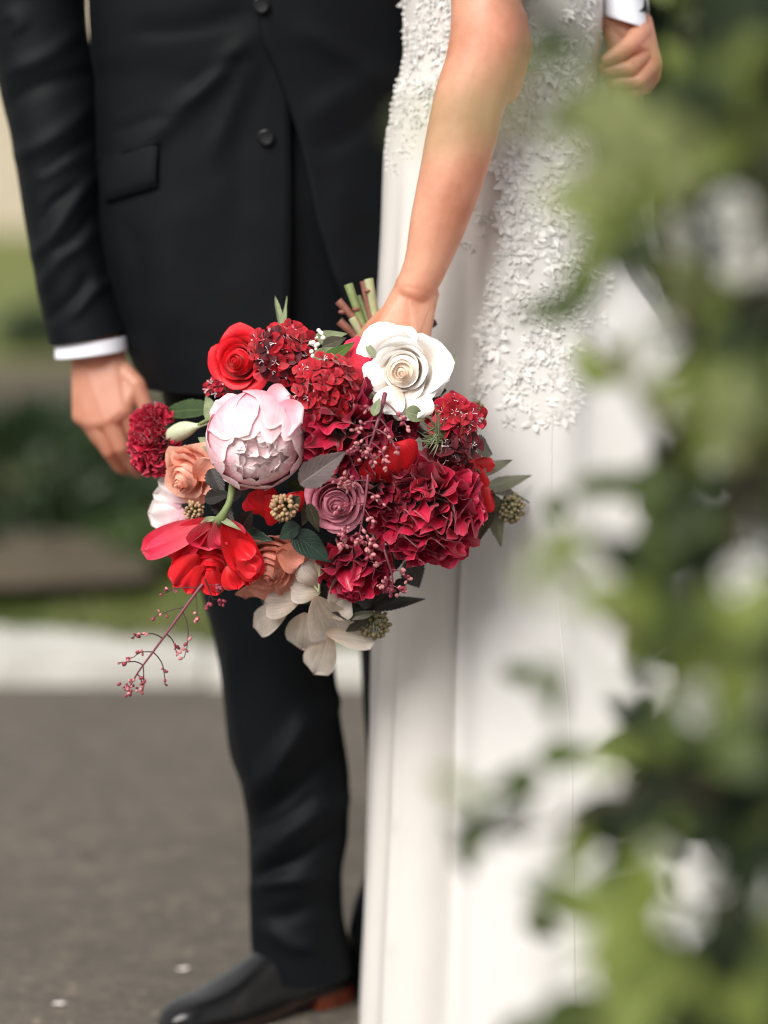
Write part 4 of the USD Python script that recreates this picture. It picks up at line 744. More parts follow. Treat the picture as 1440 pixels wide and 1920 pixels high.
# -- roses
build_rose('red_rose', 'scarlet rose at the top left of the bouquet', 446, 678, 63, face(-.25, .12, 1), 'rose_red', 41, n=20, opn=.75, tip=.5, d=-.005)
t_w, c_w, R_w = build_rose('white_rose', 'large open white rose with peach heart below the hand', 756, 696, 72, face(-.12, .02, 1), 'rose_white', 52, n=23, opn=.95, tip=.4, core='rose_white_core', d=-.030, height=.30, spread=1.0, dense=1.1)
for k, (b, t, w_) in enumerate([((740, 690), (688, 712), 62), ((765, 690), (846, 712), 80), ((752, 680), (735, 604), 84), ((770, 690), (822, 634), 76), ((760, 710), (700, 655), 66), ((762, 720), (780, 786), 80), ((745, 720), (722, 770), 60)]):
    p0, p1 = B3(*b, -.012), B3(*t, -.018); obj('petal', free_petal(p0, p1, w_ * MPX, (t[0] / 720 - b[0] / 720, -1, .2), .25, .10, .05, 60 + k), M['rose_white'], t_w)
build_rose('mauve_rose', 'dusty mauve rose at the middle of the bouquet', 630, 944, 61, face(.05, -.12, 1), 'rose_mauve', 43, n=24, opn=.7, tip=.35, d=-.004, spread=.92)
build_rose('peach_rose', 'peach rose at the left edge under the crimson carnation', 346, 898, 66, face(-.45, -.35, .85), 'rose_peach', 44, n=17, opn=.9, tip=1.1, d=-.022)
build_rose('terracotta_rose', 'terracotta rose low on the left beside the nodding red rose', 506, 1068, 76, face(-.15, -.45, .9), 'rose_coral', 45, n=18, opn=.95, tip=1.0, d=-.018)
t_t = used and '/World/bouquet/terracotta_rose'
for k, (b, t, w_) in enumerate([((525, 1030), (556, 1122), 66), ((520, 1030), (570, 1055), 62), ((495, 1085), (458, 1134), 56)]):
    obj('petal', free_petal(B3(*b, -.02), B3(*t, -.012), w_ * MPX, (.3, -1, 0), -.3, .15, .06, 80 + k), M['rose_coral'], t_t)
t_p = '/World/bouquet/peach_rose'
for k, (b, t, w_) in enumerate([((352, 890), (348, 836), 60), ((368, 900), (394, 868), 46)]):
    obj('petal', free_petal(B3(*b, -.012), B3(*t, -.02), w_ * MPX, (.2, -1, .1), -.35, .2, .06, 90 + k), M['rose_peach'], t_p)
# nodding red rose: seen from the side and above, its mouth towards the ground
t_n, c_n, R_n = build_rose('nodding_red_rose', 'big crimson rose nodding at the lower left on a green stem', 396, 1052, 84, face(-.08, -.60, .80), 'rose_red', 46, n=22, opn=.8, tip=.5, d=-.035, height=.35, spread=.9)
for k, (b, t, w_, cup, curl, mt) in enumerate([((402, 978), (274, 1034), 60, -.55, -.06, 'rose_back'), ((404, 974), (392, 1034), 92, -.5, .10, 'rose_back'), ((420, 978), (468, 1066), 66, -.4, .08, 'rose_red'), ((398, 974), (322, 1040), 64, -.3, -.04, 'rose_hot'), ((428, 985), (484, 1088), 56, -.4, .05, 'rose_red'), ((412, 972), (430, 1024), 74, -.5, .12, 'rose_back'), ((450, 1000), (470, 1100), 46, -.45, .05, 'rose_red')]):
    obj('petal', free_petal(B3(*b, -.05 - .002 * k), B3(*t, -.062 if k != 0 else -.055), w_ * MPX, (.1, -1, .45), cup, curl, .09, 100 + k, notch=.06, nu=17, nv=16), M[mt], t_n)
for k, (b, t, w_, cup) in enumerate([((372, 1040), (326, 1092), 50, .6), ((385, 1060), (352, 1106), 46, .6), ((400, 1070), (404, 1112), 52, .6), ((425, 1062), (446, 1104), 48, .6), ((440, 1040), (486, 1074), 46, .6), ((445, 1010), (470, 1050), 40, -.6), ((350, 1020), (338, 1066), 40, -.5)]):
    obj('petal', free_petal(B3(*b, -.070), B3(*t, -.078), w_ * MPX, (.1, -1, -.1), cup, -.10, .12, 240 + k, notch=.08, nu=15, nv=14), M['rose_red'], t_n)
for k, (b, t) in enumerate([((410, 972), (350, 975)), ((412, 972), (446, 988)), ((408, 972), (398, 992))]): leaf(b, t, 13, 'lf_sage', db=-.062, dt=-.066, parent=t_n, name='sepal', droop=.3)
obj('stem', tube(curve([B3(436, 905, -.02), B3(432, 935, -.045), B3(420, 962, -.058), B3(410, 978, -.056)], 10), np.array([.0042, .0042, .0042, .0042, .0042, .0042, .0046, .0055, .0065, .0070]), 12), M['stem_green'], t_n)
# red petals seen beside the big peony, and a red rose tucked under the hand
t_ = flower('red_rose', 'red rose mostly hidden behind the big burgundy peony'); 
for k, (b, t, w_) in enumerate([((745, 900), (700, 850), 90), ((760, 885), (735, 832), 84), ((890, 930), (922, 918), 80), ((880, 900), (908, 880), 60), ((880, 940), (915, 955), 70), ((850, 860), (896, 850), 56), ((880, 870), (930, 872), 30)]):
    obj('petal', free_petal(B3(*b, .012), B3(*t, -.002 + .003 * (k % 3)), w_ * MPX, (-.1, -1, .1), .35, .05, .04, 120 + k), M['rose_red'], t_)
t_ = flower('red_rose_bud', 'half closed red rose between hand and white rose')
for k, (b, t, w_) in enumerate([((640, 715), (672, 628), 52), ((660, 715), (690, 640), 46), ((668, 720), (700, 660), 40), ((630, 720), (650, 650), 50)]):
    obj('petal', free_petal(B3(*b, -.012), B3(*t, -.010 - .003 * k), w_ * MPX, (-.3 + .2 * k, -1, .1), .55, .03, .03, 140 + k), M['rose_hot'], t_)
t_ = flower('red_rose', 'dark red rose in the shade below the pink peony')
for k, (b, t, w_) in enumerate([((500, 960), (470, 925), 60), ((500, 970), (488, 915), 56), ((505, 985), (520, 930), 50), ((560, 960), (545, 925), 50)]): obj('petal', free_petal(B3(*b, .01), B3(*t, .0), w_ * MPX, (0, -1, .2), .4, .05, .05, 150 + k), M['rose_red'], t_)

# -- pale pink peony: cupped guard petals around a ragged heart
t_ = flower('pink_peony', 'large pale pink peony left of centre'); pc = B3(480, 826, -.022); pR = basis(face(.14, -.30, 1.0)); R0 = .0585
ring = [(90, 60, 20, .96, 1), (18, 58, 44, 1.0, 2), (-38, 60, 44, 1.03, 3), (-92, 56, 44, 1.0, 4), (-146, 58, 42, 1.02, 5), (162, 58, 40, 1.0, 6), (55, 48, 34, 1.03, 7), (125, 46, 34, .99, 8), (-10, 50, 30, .92, 9), (-64, 50, 32, .92, 10), (-120, 50, 30, .92, 11), (190, 50, 28, .92, 12), (60, 50, 18, .90, 13)]
for az, wd, t1, rs, sd in ring: obj('petal', place(ball_petal(R0 * rs, math.radians(az), wd, 168, t1, sd, lip=.05 * (sd % 3 - .6), notch=.10 if sd % 2 else .02), pR, pc), M['peony_pink'], t_)
for th, m in pompon(R0 * .97, 26, .36, 7, cone=42, ruffle=.16, serr=.12, cup=.4, curl=.15, lmin=.80, lmax=1.0, squash=1.0, tang=.9, base=.3): obj('petal', place(m, pR, pc), M['peony_heart'], t_)
obj('inner_ball', place((np.array(_ico[2].vertices) * R0 * .78, np.array(_ico[2].faces), np.full((len(_ico[2].vertices), 2), .75)), pR, pc), M['peony_heart'], t_)
for k in range(11): obj('petal', place(ball_petal(R0 * (.86 - .012 * k), k * 2.4 + .5, 44 - k, 150, 24 - 2.2 * k, 60 + k, ruffle=.035, lip=.08 * (k % 3), notch=.10), pR, pc), M['peony_heart'], t_)
for k, (b, t, w_, cup) in enumerate([((470, 790), (398, 752), 62, .5), ((440, 800), (402, 748), 56, .4), ((510, 770), (560, 792), 70, -.4), ((495, 760), (540, 740), 56, -.3)]):
    obj('petal', free_petal(B3(*b, -.045), B3(*t, -.052), w_ * MPX, (-.2, -1, .2), cup, .1, .05, 160 + k), M['peony_pink'], t_)
t_ = flower('blush_peony', 'blush white peony peeking out at the left edge behind the peach rose')
for k, (b, t, w_) in enumerate([((345, 960), (276, 962), 60), ((340, 950), (288, 925), 56), ((345, 975), (296, 990), 52), ((350, 940), (296, 900), 48), ((350, 985), (320, 1010), 50), ((340, 965), (300, 958), 50), ((370, 1040), (326, 1058), 40), ((350, 965), (312, 978), 44)]): obj('petal', free_petal(B3(*b, .01), B3(*t, .004 * (k % 3) - .004), w_ * MPX, (-.5, -1, .2), .3, .05, .12, 170 + k, notch=.08), M['peony_blush'], t_)

# -- burgundy double peonies
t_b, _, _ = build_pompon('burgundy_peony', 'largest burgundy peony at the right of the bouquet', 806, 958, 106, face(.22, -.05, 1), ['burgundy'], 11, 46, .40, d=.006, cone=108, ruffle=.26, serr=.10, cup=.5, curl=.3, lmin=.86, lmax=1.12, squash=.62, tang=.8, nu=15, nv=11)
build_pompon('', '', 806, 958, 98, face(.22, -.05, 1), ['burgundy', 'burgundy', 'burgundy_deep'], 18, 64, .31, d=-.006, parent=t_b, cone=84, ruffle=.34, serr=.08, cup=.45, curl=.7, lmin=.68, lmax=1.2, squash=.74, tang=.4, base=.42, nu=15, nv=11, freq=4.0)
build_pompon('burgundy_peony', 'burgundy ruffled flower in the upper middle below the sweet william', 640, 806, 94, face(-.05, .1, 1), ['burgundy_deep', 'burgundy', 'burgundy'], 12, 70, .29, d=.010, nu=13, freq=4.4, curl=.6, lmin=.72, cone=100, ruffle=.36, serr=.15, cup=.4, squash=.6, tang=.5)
build_pompon('burgundy_peony', 'dark burgundy flower at the bottom above the ivory florets', 668, 1064, 74, face(0, -.45, 1), ['burgundy_deep', 'burgundy', 'burgundy'], 13, 52, .34, d=.004, nu=13, freq=4.4, curl=.6, lmin=.72, cone=100, ruffle=.36, serr=.1, cup=.42, squash=.7, tang=.5)
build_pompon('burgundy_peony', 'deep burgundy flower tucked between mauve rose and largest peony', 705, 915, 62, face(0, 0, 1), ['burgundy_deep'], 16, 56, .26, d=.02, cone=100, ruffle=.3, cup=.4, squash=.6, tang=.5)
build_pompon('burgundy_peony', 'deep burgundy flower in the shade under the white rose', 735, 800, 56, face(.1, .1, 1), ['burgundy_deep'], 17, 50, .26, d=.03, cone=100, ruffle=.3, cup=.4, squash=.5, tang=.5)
# -- carnation at the left, with its pale calyx
build_pompon('carnation', 'crimson carnation at the far left with pale green calyx', 290, 842, 56, face(-.55, -.25, .8), ['carnation'], 14, 66, .38, d=-.010, cone=92, ruffle=.42, serr=.30, cup=.2, squash=.75, tang=.5, freq=9)
build_pompon('', '', 283, 796, 42, face(-.5, .5, .8), ['carnation'], 19, 44, .40, d=-.004, parent='/World/bouquet/carnation', cone=95, ruffle=.42, serr=.30, cup=.2, squash=.8, tang=.5, freq=9)
obj('calyx', tube(curve([B3(318, 822, .0), B3(345, 806, -.004), B3(366, 800, -.004), B3(392, 792, .0)], 9), [.0085, .0110, .0115, .0112, .0100, .0070, .0036, .0026, .0024], 12), M['calyx'], '/World/bouquet/carnation')
obj('stem', tube(curve([B3(370, 799, -.004), B3(395, 786, -.006), B3(430, 780, .0)], 8), .0024, 8), M['stem_green'], '/World/bouquet/carnation')

# -- sweet williams
williams('sweet_william', 'dark red sweet william cluster at the top left beside the scarlet rose', 527, 660, 56, 48, face(.0, .3, 1), 25, 3, ['william', 'william', 'william_dark'], d=-.012, depth=.026)
williams('sweet_william', 'red sweet william cluster between pink peony and white rose', 612, 726, 56, 56, face(.1, .15, 1), 26, 4, ['william'], d=-.02, depth=.02, rad=.0145)
williams('sweet_william', 'red sweet william cluster at the right below the white rose', 852, 790, 44, 44, face(.2, .35, 1), 22, 5, ['william', 'william', 'carnation'], d=-.025, depth=.026)
williams('sweet_william', 'blackish red sweet william florets above the largest burgundy peony', 846, 842, 44, 26, face(.15, .1, 1), 12, 6, ['william_dark'], d=-.02, depth=.014, stam=.9)
williams('sweet_william', 'small wine red florets behind the scarlet rose', 408, 726, 24, 18, face(-.3, .2, 1), 7, 7, ['william', 'carnation'], d=.02, rad=.008, depth=.008)
obj('petal', free_petal(B3(545, 628, .0), B3(562, 606, -.002), 22 * MPX, (0, -1, .2), .4, .1, .1, 3), M['rose_hot'], '/World/bouquet/sweet_william')
# green whiskery bracts beside the right cluster
rb = np.random.default_rng(5); br_ = []
for k in range(46):
    a = rb.uniform(1.6, 4.6); c0 = B3(822 + rb.uniform(-8, 14), 812 + rb.uniform(-12, 22), -.028); ln = rb.uniform(22, 50) * MPX
    br_.append(tube(curve([c0, c0 + np.array([math.cos(a), -.4, math.sin(a)]) * ln * .5, c0 + np.array([math.cos(a), -.5, math.sin(a) + .15]) * ln], 5), [.0010, .0009, .0007, .0005, .0002], 4))
obj('green_bracts', cat(br_), M['lf_sage'], '/World/bouquet/sweet_william_002', kind='stuff')
# -- ivory hydrangea florets at the bottom
t_ = flower('ivory_hydrangea', 'ivory hydrangea florets hanging at the bottom of the bouquet')
for k, (b, t, w_, dd, cu) in enumerate([((560, 1128), (492, 1128), 66, -.030, .2), ((545, 1135), (464, 1178), 58, -.026, .25), ((592, 1120), (634, 1210), 92, -.040, -.25), ((575, 1150), (560, 1228), 74, -.034, .25), ((618, 1188), (584, 1270), 66, -.028, .3), ((610, 1185), (708, 1196), 54, -.034, -.2),
        ((600, 1095), (570, 1058), 56, -.012, .3), ((640, 1070), (655, 1126), 84, -.014, -.3), ((600, 1110), (546, 1098), 60, -.018, .3), ((610, 1150), (655, 1130), 56, -.020, .2), ((600, 1060), (566, 1090), 50, -.006, .2)]):
    obj('petal', free_petal(B3(*b, dd + .006), B3(*t, dd), w_ * MPX, (.05 * k - .2, -1, .35), cu, .12, .05, 200 + k, notch=.05, belly=.66), M['ivory'], t_)
for a, b in (((600, 1062), (598, 1110)), ((640, 1090), (612, 1140)), ((575, 1080), (600, 1112))): obj('stalk', tube(curve([B3(*a, .0), B3(*b, -.02)], 4), .0016, 6), M['stem_pale'], t_)

# -- seed heads
buds('seed_head', 'tan seed head below the pink peony', 532, 950, 30, face(-.1, -.1, 1), 44, 1, 'bud_tan', d=-.03)
buds('seed_head', 'tan seed head between peach rose and nodding rose', 364, 958, 20, face(0, .1, 1), 30, 2, 'bud_tan', d=-.035, br=.0021)
buds('seed_head', 'seed head at the right edge of the bouquet', 954, 952, 32, face(.5, -.2, .8), 52, 3, 'bud_olive', d=-.005)
buds('seed_head', 'seed head at the bottom of the bouquet beside the gown', 702, 1168, 34, face(.1, -.3, 1), 48, 4, 'bud_olive', d=-.01)
buds('seed_head', 'small seed head peeking out right of the red sweet william', 890, 770, 20, face(.4, .3, .7), 30, 5, 'bud_olive', d=-.005, br=.0021)
# -- dusty sprays
spray('wine spray arching down left of the white rose', [(722, 738, -.055), (714, 770, -.07), (702, 810, -.078), (688, 850, -.08)], [(f, s, ln, nb) for f, s, ln, nb in [(.15, 1, 2.6, 9), (.25, -1, 1.3, 6), (.45, 1, 1.6, 9), (.5, -1, 1.6, 9), (.65, 1, 2.2, 10), (.7, -1, 1.8, 10), (.85, 1, 1.9, 12), (.9, -1, 1.4, 10), (.98, 1, 1.0, 10)]], 1, r0=.0030, tipbuds=18)
spray('wine spray over the mauve rose', [(690, 890, -.085), (686, 930, -.09), (680, 970, -.092), (672, 1010, -.09)], [(.1, -1, 1.5, 7), (.3, 1, 1.2, 7), (.45, -1, 2.2, 8), (.55, 1, 1.3, 7), (.75, -1, 1.6, 10), (.8, 1, 1.5, 12), (.95, -1, 1.4, 12), (.97, 1, 1.4, 10)], 2, tipbuds=16)
spray('dusty spray tip below the largest burgundy peony', [(720, 1030, -.05), (728, 1055, -.055), (736, 1085, -.055), (734, 1108, -.052)], [(.3, -1, 1.0, 6), (.5, 1, 1.3, 9), (.7, -1, .8, 8), (.9, 1, .9, 8)], 3, tipbuds=16)
spray('tiny buds beside the mauve rose top', [(655, 880, -.06), (650, 895, -.066), (646, 905, -.066)], [(.3, 1, .8, 5), (.8, -1, .8, 6)], 4, r0=.0012, tipbuds=20, bud=('bud_pink',))
spray('long thin spray reaching out at the lower left', [(380, 1095, -.01), (350, 1135, -.015), (318, 1180, -.018), (285, 1225, -.018), (258, 1262, -.016), (242, 1290, -.014)], [(.08, -1, 2.4, 5), (.10, 1, 1.6, 6), (.25, -1, 2.0, 4), (.28, 1, 3.0, 5), (.55, -1, 2.2, 7), (.52, 1, 1.8, 6), (.66, 1, 2.4, 5), (.68, -1, 1.3, 5), (.82, -1, 2.0, 7), (.80, 1, 1.6, 5), (.9, 1, 1.2, 5)], 5, stem='stem_burgundy', dark='stem_dark', r0=.0021, br=.0019, tipbuds=26)
spray('dark buds under the nodding red rose', [(384, 1085, -.02), (394, 1110, -.02), (400, 1128, -.018)], [(.3, 1, .9, 6), (.7, -1, .9, 6), (.9, 1, .8, 6)], 6, stem='stem_dark', r0=.0012, bud=('bud_wine',))
# -- white filler buds at the top
t_ = flower('filler_buds', 'tiny white filler buds above the sweet william'); rf = np.random.default_rng(9)
obj('buds', cat([ball(B3(592 + rf.normal() * 12, 640 + rf.normal() * 14, -.01 + rf.normal() * .003), .0026 * rf.uniform(.7, 1.3)) for _ in range(22)]), M['bud_white'], t_, kind='stuff')
# -- leaves
leaf((392, 768), (288, 768), 52, 'lf_dark', (.1, -1, .6), .02, .01, 16, label='dark green rose leaf at the upper left')
leaf((408, 800), (380, 735), 34, 'lf_sage', (-.3, -1, .3), .0, .01)
leaf((420, 850), (368, 815), 40, 'lf_sage', (.1, -1, .4), .0, -.01, 10); leaf((430, 830), (385, 842), 30, 'lf_black', (.1, -1, .4), .0, -.01, 10)
leaf((563, 906), (646, 848), 62, 'lf_purple', (.1, -1, .25), -.045, -.055, 13, label='purple grey serrated leaf over the mauve rose', depth=.16)
leaf((548, 1000), (622, 1052), 58, 'lf_teal', (.0, -1, .5), -.005, -.02, 14, label='dark blue green leaf between terracotta and mauve roses'); leaf((560, 985), (520, 1010), 40, 'lf_teal', (.0, -1, .5), .0, -.01, 10)
leaf((400, 930), (440, 985), 44, 'lf_black', (.0, -1, .5), -.01, -.02, 9, depth=.25); leaf((395, 880), (418, 930), 46, 'lf_black', (0, -1, .3), -.02, -.028, 9, depth=.25); leaf((385, 935), (430, 925), 34, 'lf_black', (0, -1, .3), -.03, -.034, 9)
leaf((455, 985), (470, 960), 40, 'lf_black', (0, -1, .3), -.01, -.02, 9); leaf((440, 1000), (505, 1010), 44, 'lf_teal', (0, -1, .3), .0, -.01, 12)
leaf((560, 930), (520, 985), 30, 'lf_olive', (.1, -1, .3), -.02, -.024, 12); leaf((578, 945), (600, 1000), 26, 'lf_olive', (.1, -1, .3), -.02, -.02, 12)
leaf((598, 688), (668, 636), 30, 'lf_green', (.2, -1, .6), -.034, -.032, label='fresh green leaf pointing at the hand', fold=.35)
leaf((528, 618), (514, 556), 15, 'lf_sage', (.4, -1, .1), .005, .005, label='pale upright leaf blade at the top', fold=.6, droop=-.05); leaf((532, 618), (540, 558), 10, 'lf_sage', (-.4, -1, .1), .003, .004, fold=.6, droop=-.05)
leaf((585, 640), (650, 622), 30, 'lf_sage', (0, -1, .6), .005, -.002); leaf((590, 680), (630, 650), 36, 'lf_sage', (0, -1, .3), -.01, -.014, wave=.03); leaf((605, 650), (650, 632), 30, 'lf_olive', (0, -1, .3), .0, -.004, 12)
leaf((838, 700), (860, 658), 16, 'lf_sage', (.3, -1, .1), .0, .005, label='narrow grey green leaf right of the white rose')
leaf((885, 830), (932, 850), 50, 'lf_olive', (.3, -1, .5), .0, .012, 12, depth=.16); leaf((895, 882), (950, 868), 34, 'lf_olive', (-.2, 1, -.3), .0, .02, 14, wave=.03); leaf((915, 925), (1002, 930), 40, 'lf_olive', (.2, -.7, .9), .005, .02, 12, label='bronze leaf reaching out at the right edge', fold=.6); leaf((915, 915), (985, 895), 34, 'lf_olive', (-.2, 1, -.2), .006, .02, 12)
leaf((922, 920), (895, 1026), 46, 'lf_olive', (.3, -1, .2), .005, .0, 14, depth=.18, label='drooping bronze leaf below the right seed head'); leaf((925, 930), (935, 1020), 48, 'lf_olive', (-.3, 1, .1), .008, .006, 12, depth=.2)
leaf((690, 1140), (802, 1118), 34, 'lf_black', (0, -1, .5), -.005, .005, 14, depth=.2, label='blackish serrated leaf at the bottom'); leaf((690, 1140), (772, 1078), 44, 'lf_black', (0, -1, .3), .0, .0, 12, depth=.22); leaf((680, 1150), (616, 1142), 44, 'lf_black', (0, -1, .4), -.02, -.024, 12, depth=.2); leaf((700, 1130), (660, 1100), 50, 'lf_black', (0, -1, .3), .0, -.01, 10); leaf((700, 1150), (640, 1160), 18, 'lf_olive', (0, -1, .3), -.034, -.036); leaf((690, 1160), (645, 1185), 26, 'lf_olive', (0, -1, .3), -.02, -.024)
leaf((760, 770), (800, 786), 34, 'lf_sage', (.1, -1, .4), -.02, -.02); leaf((700, 780), (712, 745), 20, 'lf_sage', (-.3, -1, .1), -.03, -.04); leaf((702, 668), (684, 640), 16, 'lf_sage', (0, -1, .2), -.03, -.034)
# dark leaves deep inside, behind the flower heads
rq = np.random.default_rng(77)
for k in range(70):
    a, q = rq.uniform(0, 6.283), math.sqrt(rq.uniform(0, 1)); px, py = 620 + q * 250 * math.cos(a), 890 + q * 225 * math.sin(a); a2 = a + rq.normal() * .9; ln = rq.uniform(55, 95)
    leaf((px, py), (px + ln * math.cos(a2) * .8, py + ln * math.sin(a2) * .8), rq.uniform(40, 62), ['lf_black', 'lf_dark', 'lf_black', 'lf_olive'][k % 4], (rq.normal() * .4, -1, rq.uniform(0, .7)), .055, .04, 10)
# stems: from the flower heads through the grip to their cut ends
for k, (x, y, d_, r_, mt, lb) in enumerate([(653, 533, .115, .0052, 'stem_green', 'green cut stem'), (681, 527, .118, .0042, 'stem_brown', None), (691, 523, .108, .0054, 'stem_pale', 'pale ribbed cut stem'), (634, 564, .110, .0048, 'stem_brown', None), (660, 596, .102, .0046, 'stem_pale', None), (636, 602, .115, .0050, 'stem_brown', None), (670, 556, .125, .0042, 'stem_green', None), (814, 602, .135, .0060, 'stem_dark', 'dark stem showing right of the hand')]):
    g = P(712 + (k % 4) * 9 - 12, 668, .098 + .006 * (k % 3)); e = P(x, y, d_); q = [e, e + (g - e) * .5 + np.array([0, .002, 0]), g, B3(640 + 40 * (k - 3), 820, .05)]
    s_ = obj('stem', tube(curve(q, 14), r_ * np.r_[1.12, np.ones(13)], 10), M[mt], bouquet, **({'label': lb} if lb else {}))
for x, y in ((668, 580), (642, 585), (690, 545)): obj('node', ball(P(x, y, .108), .0052, 2, (1, 1, .6)), M['stem_brown'], bouquet)

# ------------------------------------------------------------------ shrub in the foreground, close to the lens
shrub = thing('leafy_shrub', 'leafy green shrub close to the camera at right, out of focus', 'shrub')
rs = np.random.default_rng(101)
VAR = [leaf_shape(1, w_, f_, d_, 5, 8, twist=tw, wave=.02) for w_, f_, d_, tw in ((.55, .3, .15, .1), (.62, .15, .3, -.2), (.5, .45, .25, .3), (.58, .25, .05, -.1))]
GAPS = [(1215, 690, 80, 110), (1080, 1010, 70, 60), (1125, 1290, 60, 90), (1195, 1625, 50, 50), (1312, 1722, 46, 50), (1405, 1090, 50, 70), (1060, 830, 90, 120), (1362, 380, 44, 42), (1275, 440, 38, 42), (1375, 500, 34, 46), (1110, 1420, 50, 60), (1085, 1860, 70, 60), (1300, 1295, 36, 36), (1352, 1625, 34, 34), (1300, 830, 20, 40), (1175, 95, 74, 90), (1025, 1250, 60, 80), (1000, 1620, 60, 50)]
def free(x, y, m=48): return all(((x - a) / (w_ + m)) ** 2 + ((y - b) / (h_ + m)) ** 2 > 1 for a, b, w_, h_ in GAPS)
placed = []
def fg_leaf(px, py, dist, size, mt, ang=None, toward=None):
    dist, size = (dist * 1.50 if dist < 1.43 else dist * 1.22), size * (1.16 if dist < 1.43 else 1.12); c = Pd(float(px), float(py), float(dist)); a = rs.uniform(0, 6.28) if ang is None else math.radians(ang)
    e = nz(np.array([math.cos(a), rs.normal() * .45, math.sin(a)])); nrm = nz(np.array([rs.normal() * .5, -1 + rs.normal() * .3, rs.uniform(.1, 1.1)])); x = nz(np.cross(e, nrm)); z = np.cross(x, e)
    placed.append((c, np.stack([x, e, z], 1), size, mt, int(rs.integers(len(VAR)))))
# clusters one can pick out: (px, py, distance, leaf length m, tone, count, spread px)
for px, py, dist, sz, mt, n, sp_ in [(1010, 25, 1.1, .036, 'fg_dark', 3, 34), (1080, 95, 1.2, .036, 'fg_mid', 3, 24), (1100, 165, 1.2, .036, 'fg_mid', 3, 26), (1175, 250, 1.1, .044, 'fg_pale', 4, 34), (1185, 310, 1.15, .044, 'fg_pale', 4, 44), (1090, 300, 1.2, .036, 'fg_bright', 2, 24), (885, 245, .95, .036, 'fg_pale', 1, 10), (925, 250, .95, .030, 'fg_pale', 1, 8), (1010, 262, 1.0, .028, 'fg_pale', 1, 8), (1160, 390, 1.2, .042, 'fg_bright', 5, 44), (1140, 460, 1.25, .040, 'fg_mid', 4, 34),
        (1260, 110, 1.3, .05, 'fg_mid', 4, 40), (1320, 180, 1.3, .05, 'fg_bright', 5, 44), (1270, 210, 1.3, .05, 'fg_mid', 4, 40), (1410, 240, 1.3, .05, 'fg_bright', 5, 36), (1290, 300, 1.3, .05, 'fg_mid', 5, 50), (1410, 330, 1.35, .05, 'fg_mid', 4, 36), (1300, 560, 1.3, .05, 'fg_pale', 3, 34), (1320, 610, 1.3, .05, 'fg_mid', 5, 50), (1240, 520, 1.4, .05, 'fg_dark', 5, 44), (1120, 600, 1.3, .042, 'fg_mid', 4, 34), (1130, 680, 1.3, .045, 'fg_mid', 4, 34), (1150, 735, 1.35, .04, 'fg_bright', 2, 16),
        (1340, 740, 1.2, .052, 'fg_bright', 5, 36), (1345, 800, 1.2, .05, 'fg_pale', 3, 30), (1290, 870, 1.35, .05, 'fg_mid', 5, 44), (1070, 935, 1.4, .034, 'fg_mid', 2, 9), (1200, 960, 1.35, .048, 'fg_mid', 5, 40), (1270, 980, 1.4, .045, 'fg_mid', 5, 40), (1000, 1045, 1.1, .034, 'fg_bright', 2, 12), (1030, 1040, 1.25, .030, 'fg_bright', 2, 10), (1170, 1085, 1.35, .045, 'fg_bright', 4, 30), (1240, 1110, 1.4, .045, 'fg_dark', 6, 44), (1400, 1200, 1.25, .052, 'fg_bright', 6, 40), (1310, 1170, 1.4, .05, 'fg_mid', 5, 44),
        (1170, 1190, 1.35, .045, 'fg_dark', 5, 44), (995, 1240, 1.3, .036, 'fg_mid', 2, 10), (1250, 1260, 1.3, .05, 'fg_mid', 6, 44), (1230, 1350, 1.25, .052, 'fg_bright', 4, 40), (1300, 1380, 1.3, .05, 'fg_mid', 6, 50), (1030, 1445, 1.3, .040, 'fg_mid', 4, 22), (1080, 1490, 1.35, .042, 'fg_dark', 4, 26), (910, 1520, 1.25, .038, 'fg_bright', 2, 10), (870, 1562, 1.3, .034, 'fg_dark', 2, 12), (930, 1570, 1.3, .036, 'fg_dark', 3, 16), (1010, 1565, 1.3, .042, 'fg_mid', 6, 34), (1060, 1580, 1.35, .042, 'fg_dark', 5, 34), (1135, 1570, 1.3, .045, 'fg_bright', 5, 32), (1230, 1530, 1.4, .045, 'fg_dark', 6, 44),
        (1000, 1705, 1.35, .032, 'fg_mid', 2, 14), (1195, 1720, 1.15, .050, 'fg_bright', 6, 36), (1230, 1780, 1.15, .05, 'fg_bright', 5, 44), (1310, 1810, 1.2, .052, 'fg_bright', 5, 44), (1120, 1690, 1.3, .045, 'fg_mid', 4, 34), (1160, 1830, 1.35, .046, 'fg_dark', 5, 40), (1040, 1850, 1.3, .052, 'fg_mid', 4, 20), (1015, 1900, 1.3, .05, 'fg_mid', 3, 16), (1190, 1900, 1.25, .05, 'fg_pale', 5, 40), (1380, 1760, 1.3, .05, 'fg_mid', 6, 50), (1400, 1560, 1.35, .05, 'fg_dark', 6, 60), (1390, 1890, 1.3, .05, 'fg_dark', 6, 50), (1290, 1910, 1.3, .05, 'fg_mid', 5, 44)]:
    for _ in range(n if n < 3 else int(n * 1.5)):
        x, y = px + rs.normal() * sp_ * .6, py + rs.normal() * sp_ * .6
        if n < 4 or free(x, y): fg_leaf(x, y, dist * rs.uniform(.95, 1.08), sz * rs.uniform(.8, 1.15), mt)
edge = pp([(-60, 1150), (60, 1190), (200, 1130), (420, 1150), (560, 1130), (640, 1110), (760, 1150), (900, 1160), (1050, 1150), (1250, 1140), (1450, 1060), (1600, 1050), (1760, 1090), (1980, 1040)])
k = 0
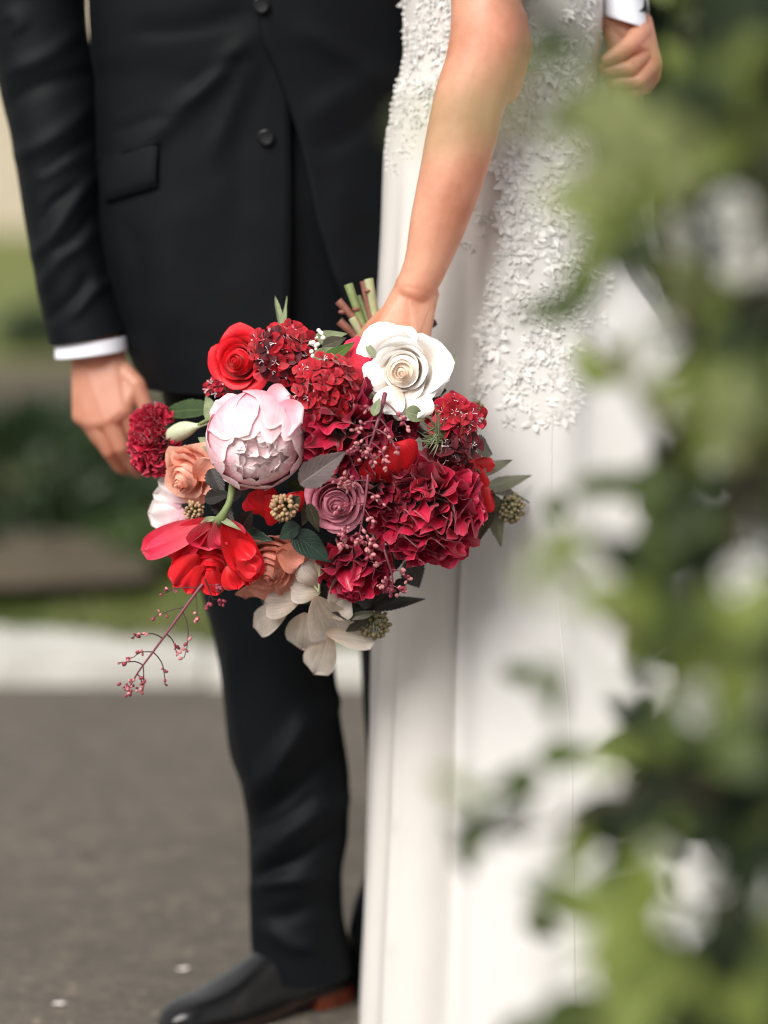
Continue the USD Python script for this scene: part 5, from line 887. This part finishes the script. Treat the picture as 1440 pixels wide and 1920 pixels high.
while k < 680:      # the body of the shrub, darker inside
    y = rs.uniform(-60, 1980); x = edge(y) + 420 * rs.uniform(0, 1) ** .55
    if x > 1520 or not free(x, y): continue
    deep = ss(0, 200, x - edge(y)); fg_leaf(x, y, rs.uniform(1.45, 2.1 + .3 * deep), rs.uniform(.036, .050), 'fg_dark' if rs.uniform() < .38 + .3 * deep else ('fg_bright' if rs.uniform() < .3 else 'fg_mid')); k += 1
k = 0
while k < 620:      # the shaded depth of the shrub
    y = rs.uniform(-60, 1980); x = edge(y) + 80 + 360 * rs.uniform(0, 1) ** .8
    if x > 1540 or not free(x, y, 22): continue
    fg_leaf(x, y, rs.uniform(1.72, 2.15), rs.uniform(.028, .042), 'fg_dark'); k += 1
order = sorted(range(len(placed)), key=lambda i: np.linalg.norm(placed[i][0] - CAM) / placed[i][2])
rest = {}
for j, i in enumerate(order):
    c, B, sz, mt, vv = placed[i]; m = (VAR[vv][0] * sz @ B.T + c, VAR[vv][1], VAR[vv][2])
    if j < 300: obj('leaf', m, M[mt], shrub)
    else: rest.setdefault(mt, []).append(m)
for mt, ms in rest.items(): obj('inner_leaves', cat(ms), M[mt], shrub, kind='stuff')
for pts in [[(1400, 2000, 1.6), (1330, 1500, 1.6), (1290, 900, 1.6), (1280, 300, 1.65), (1300, -100, 1.7)], [(1330, 1500, 1.6), (1180, 1480, 1.45), (1000, 1560, 1.32), (880, 1560, 1.3)], [(1310, 1200, 1.6), (1180, 1190, 1.5), (1060, 1080, 1.4), (1000, 960, 1.38)], [(1290, 900, 1.6), (1180, 700, 1.45), (1110, 620, 1.4)], [(1285, 500, 1.62), (1200, 340, 1.4), (1080, 260, 1.15), (890, 240, .97)], [(1380, 1900, 1.6), (1220, 1800, 1.35), (1050, 1830, 1.3)], [(1330, 1400, 1.6), (1390, 1000, 1.5), (1420, 500, 1.5), (1400, 0, 1.5)]]:
    q = curve([Pd(float(a), float(b), float(c) * (1.48 if c < 1.43 else 1.25)) for a, b, c in pts], 20); obj('branch', tube(q, np.linspace(.006, .0016, 20), 7), M['bark'], shrub)

# white blossoms among the leaves
M['blossom'] = petal_mat('white_blossom_petal', (0.75, 0.76, 0.6), (0.84, 0.83, 0.78), (0.87, 0.86, 0.83), vein=0.03, trans=0.35)
for px, py, dist in [(1365, 380, 2.0), (1270, 440, 2.05), (1375, 500, 2.0), (1200, 1625, 1.95), (1310, 1715, 1.95), (1295, 1300, 2.0), (1350, 1625, 2.05), (1300, 1065, 2.0), (1420, 1010, 2.0), (1230, 620, 2.0), (1330, 850, 2.1), (1135, 1300, 2.0), (1400, 1110, 1.95), (1430, 1310, 2.0), (1432, 470, 2.0), (1425, 1650, 2.0)]:
    c = Pd(float(px), float(py), dist - .12); bl = []
    for q in range(1):
        m, _ = floret(c + rs.normal(size=3) * .006, nz(np.array([rs.normal() * .4, -1, rs.uniform(0, .6)])), rs.uniform(.013, .018), int(rs.integers(1e6)), rs.uniform(0, 6)); obj('blossom', m, M['blossom'], shrub)
# fallen pale petals on the drive
rg = np.random.default_rng(3)
for i, (px, py, lb) in enumerate([(342, 1822, 'pale fallen petal on the asphalt left of the shoe'), (110, 1887, 'pale fallen petal nearest the lower left corner'), (165, 1606, 'small tan fallen petal higher up on the asphalt')]):
    c = Pg(px, py) + [0, 0, .004]; obj('fallen_petal', free_petal(c - [.009, 0, 0], c + [.009, .002, .003], .014, (0, .2, 1), .4, .1, .1, i), M['pink_stone'] if i < 2 else M['soil'], label=lb, category='petal')
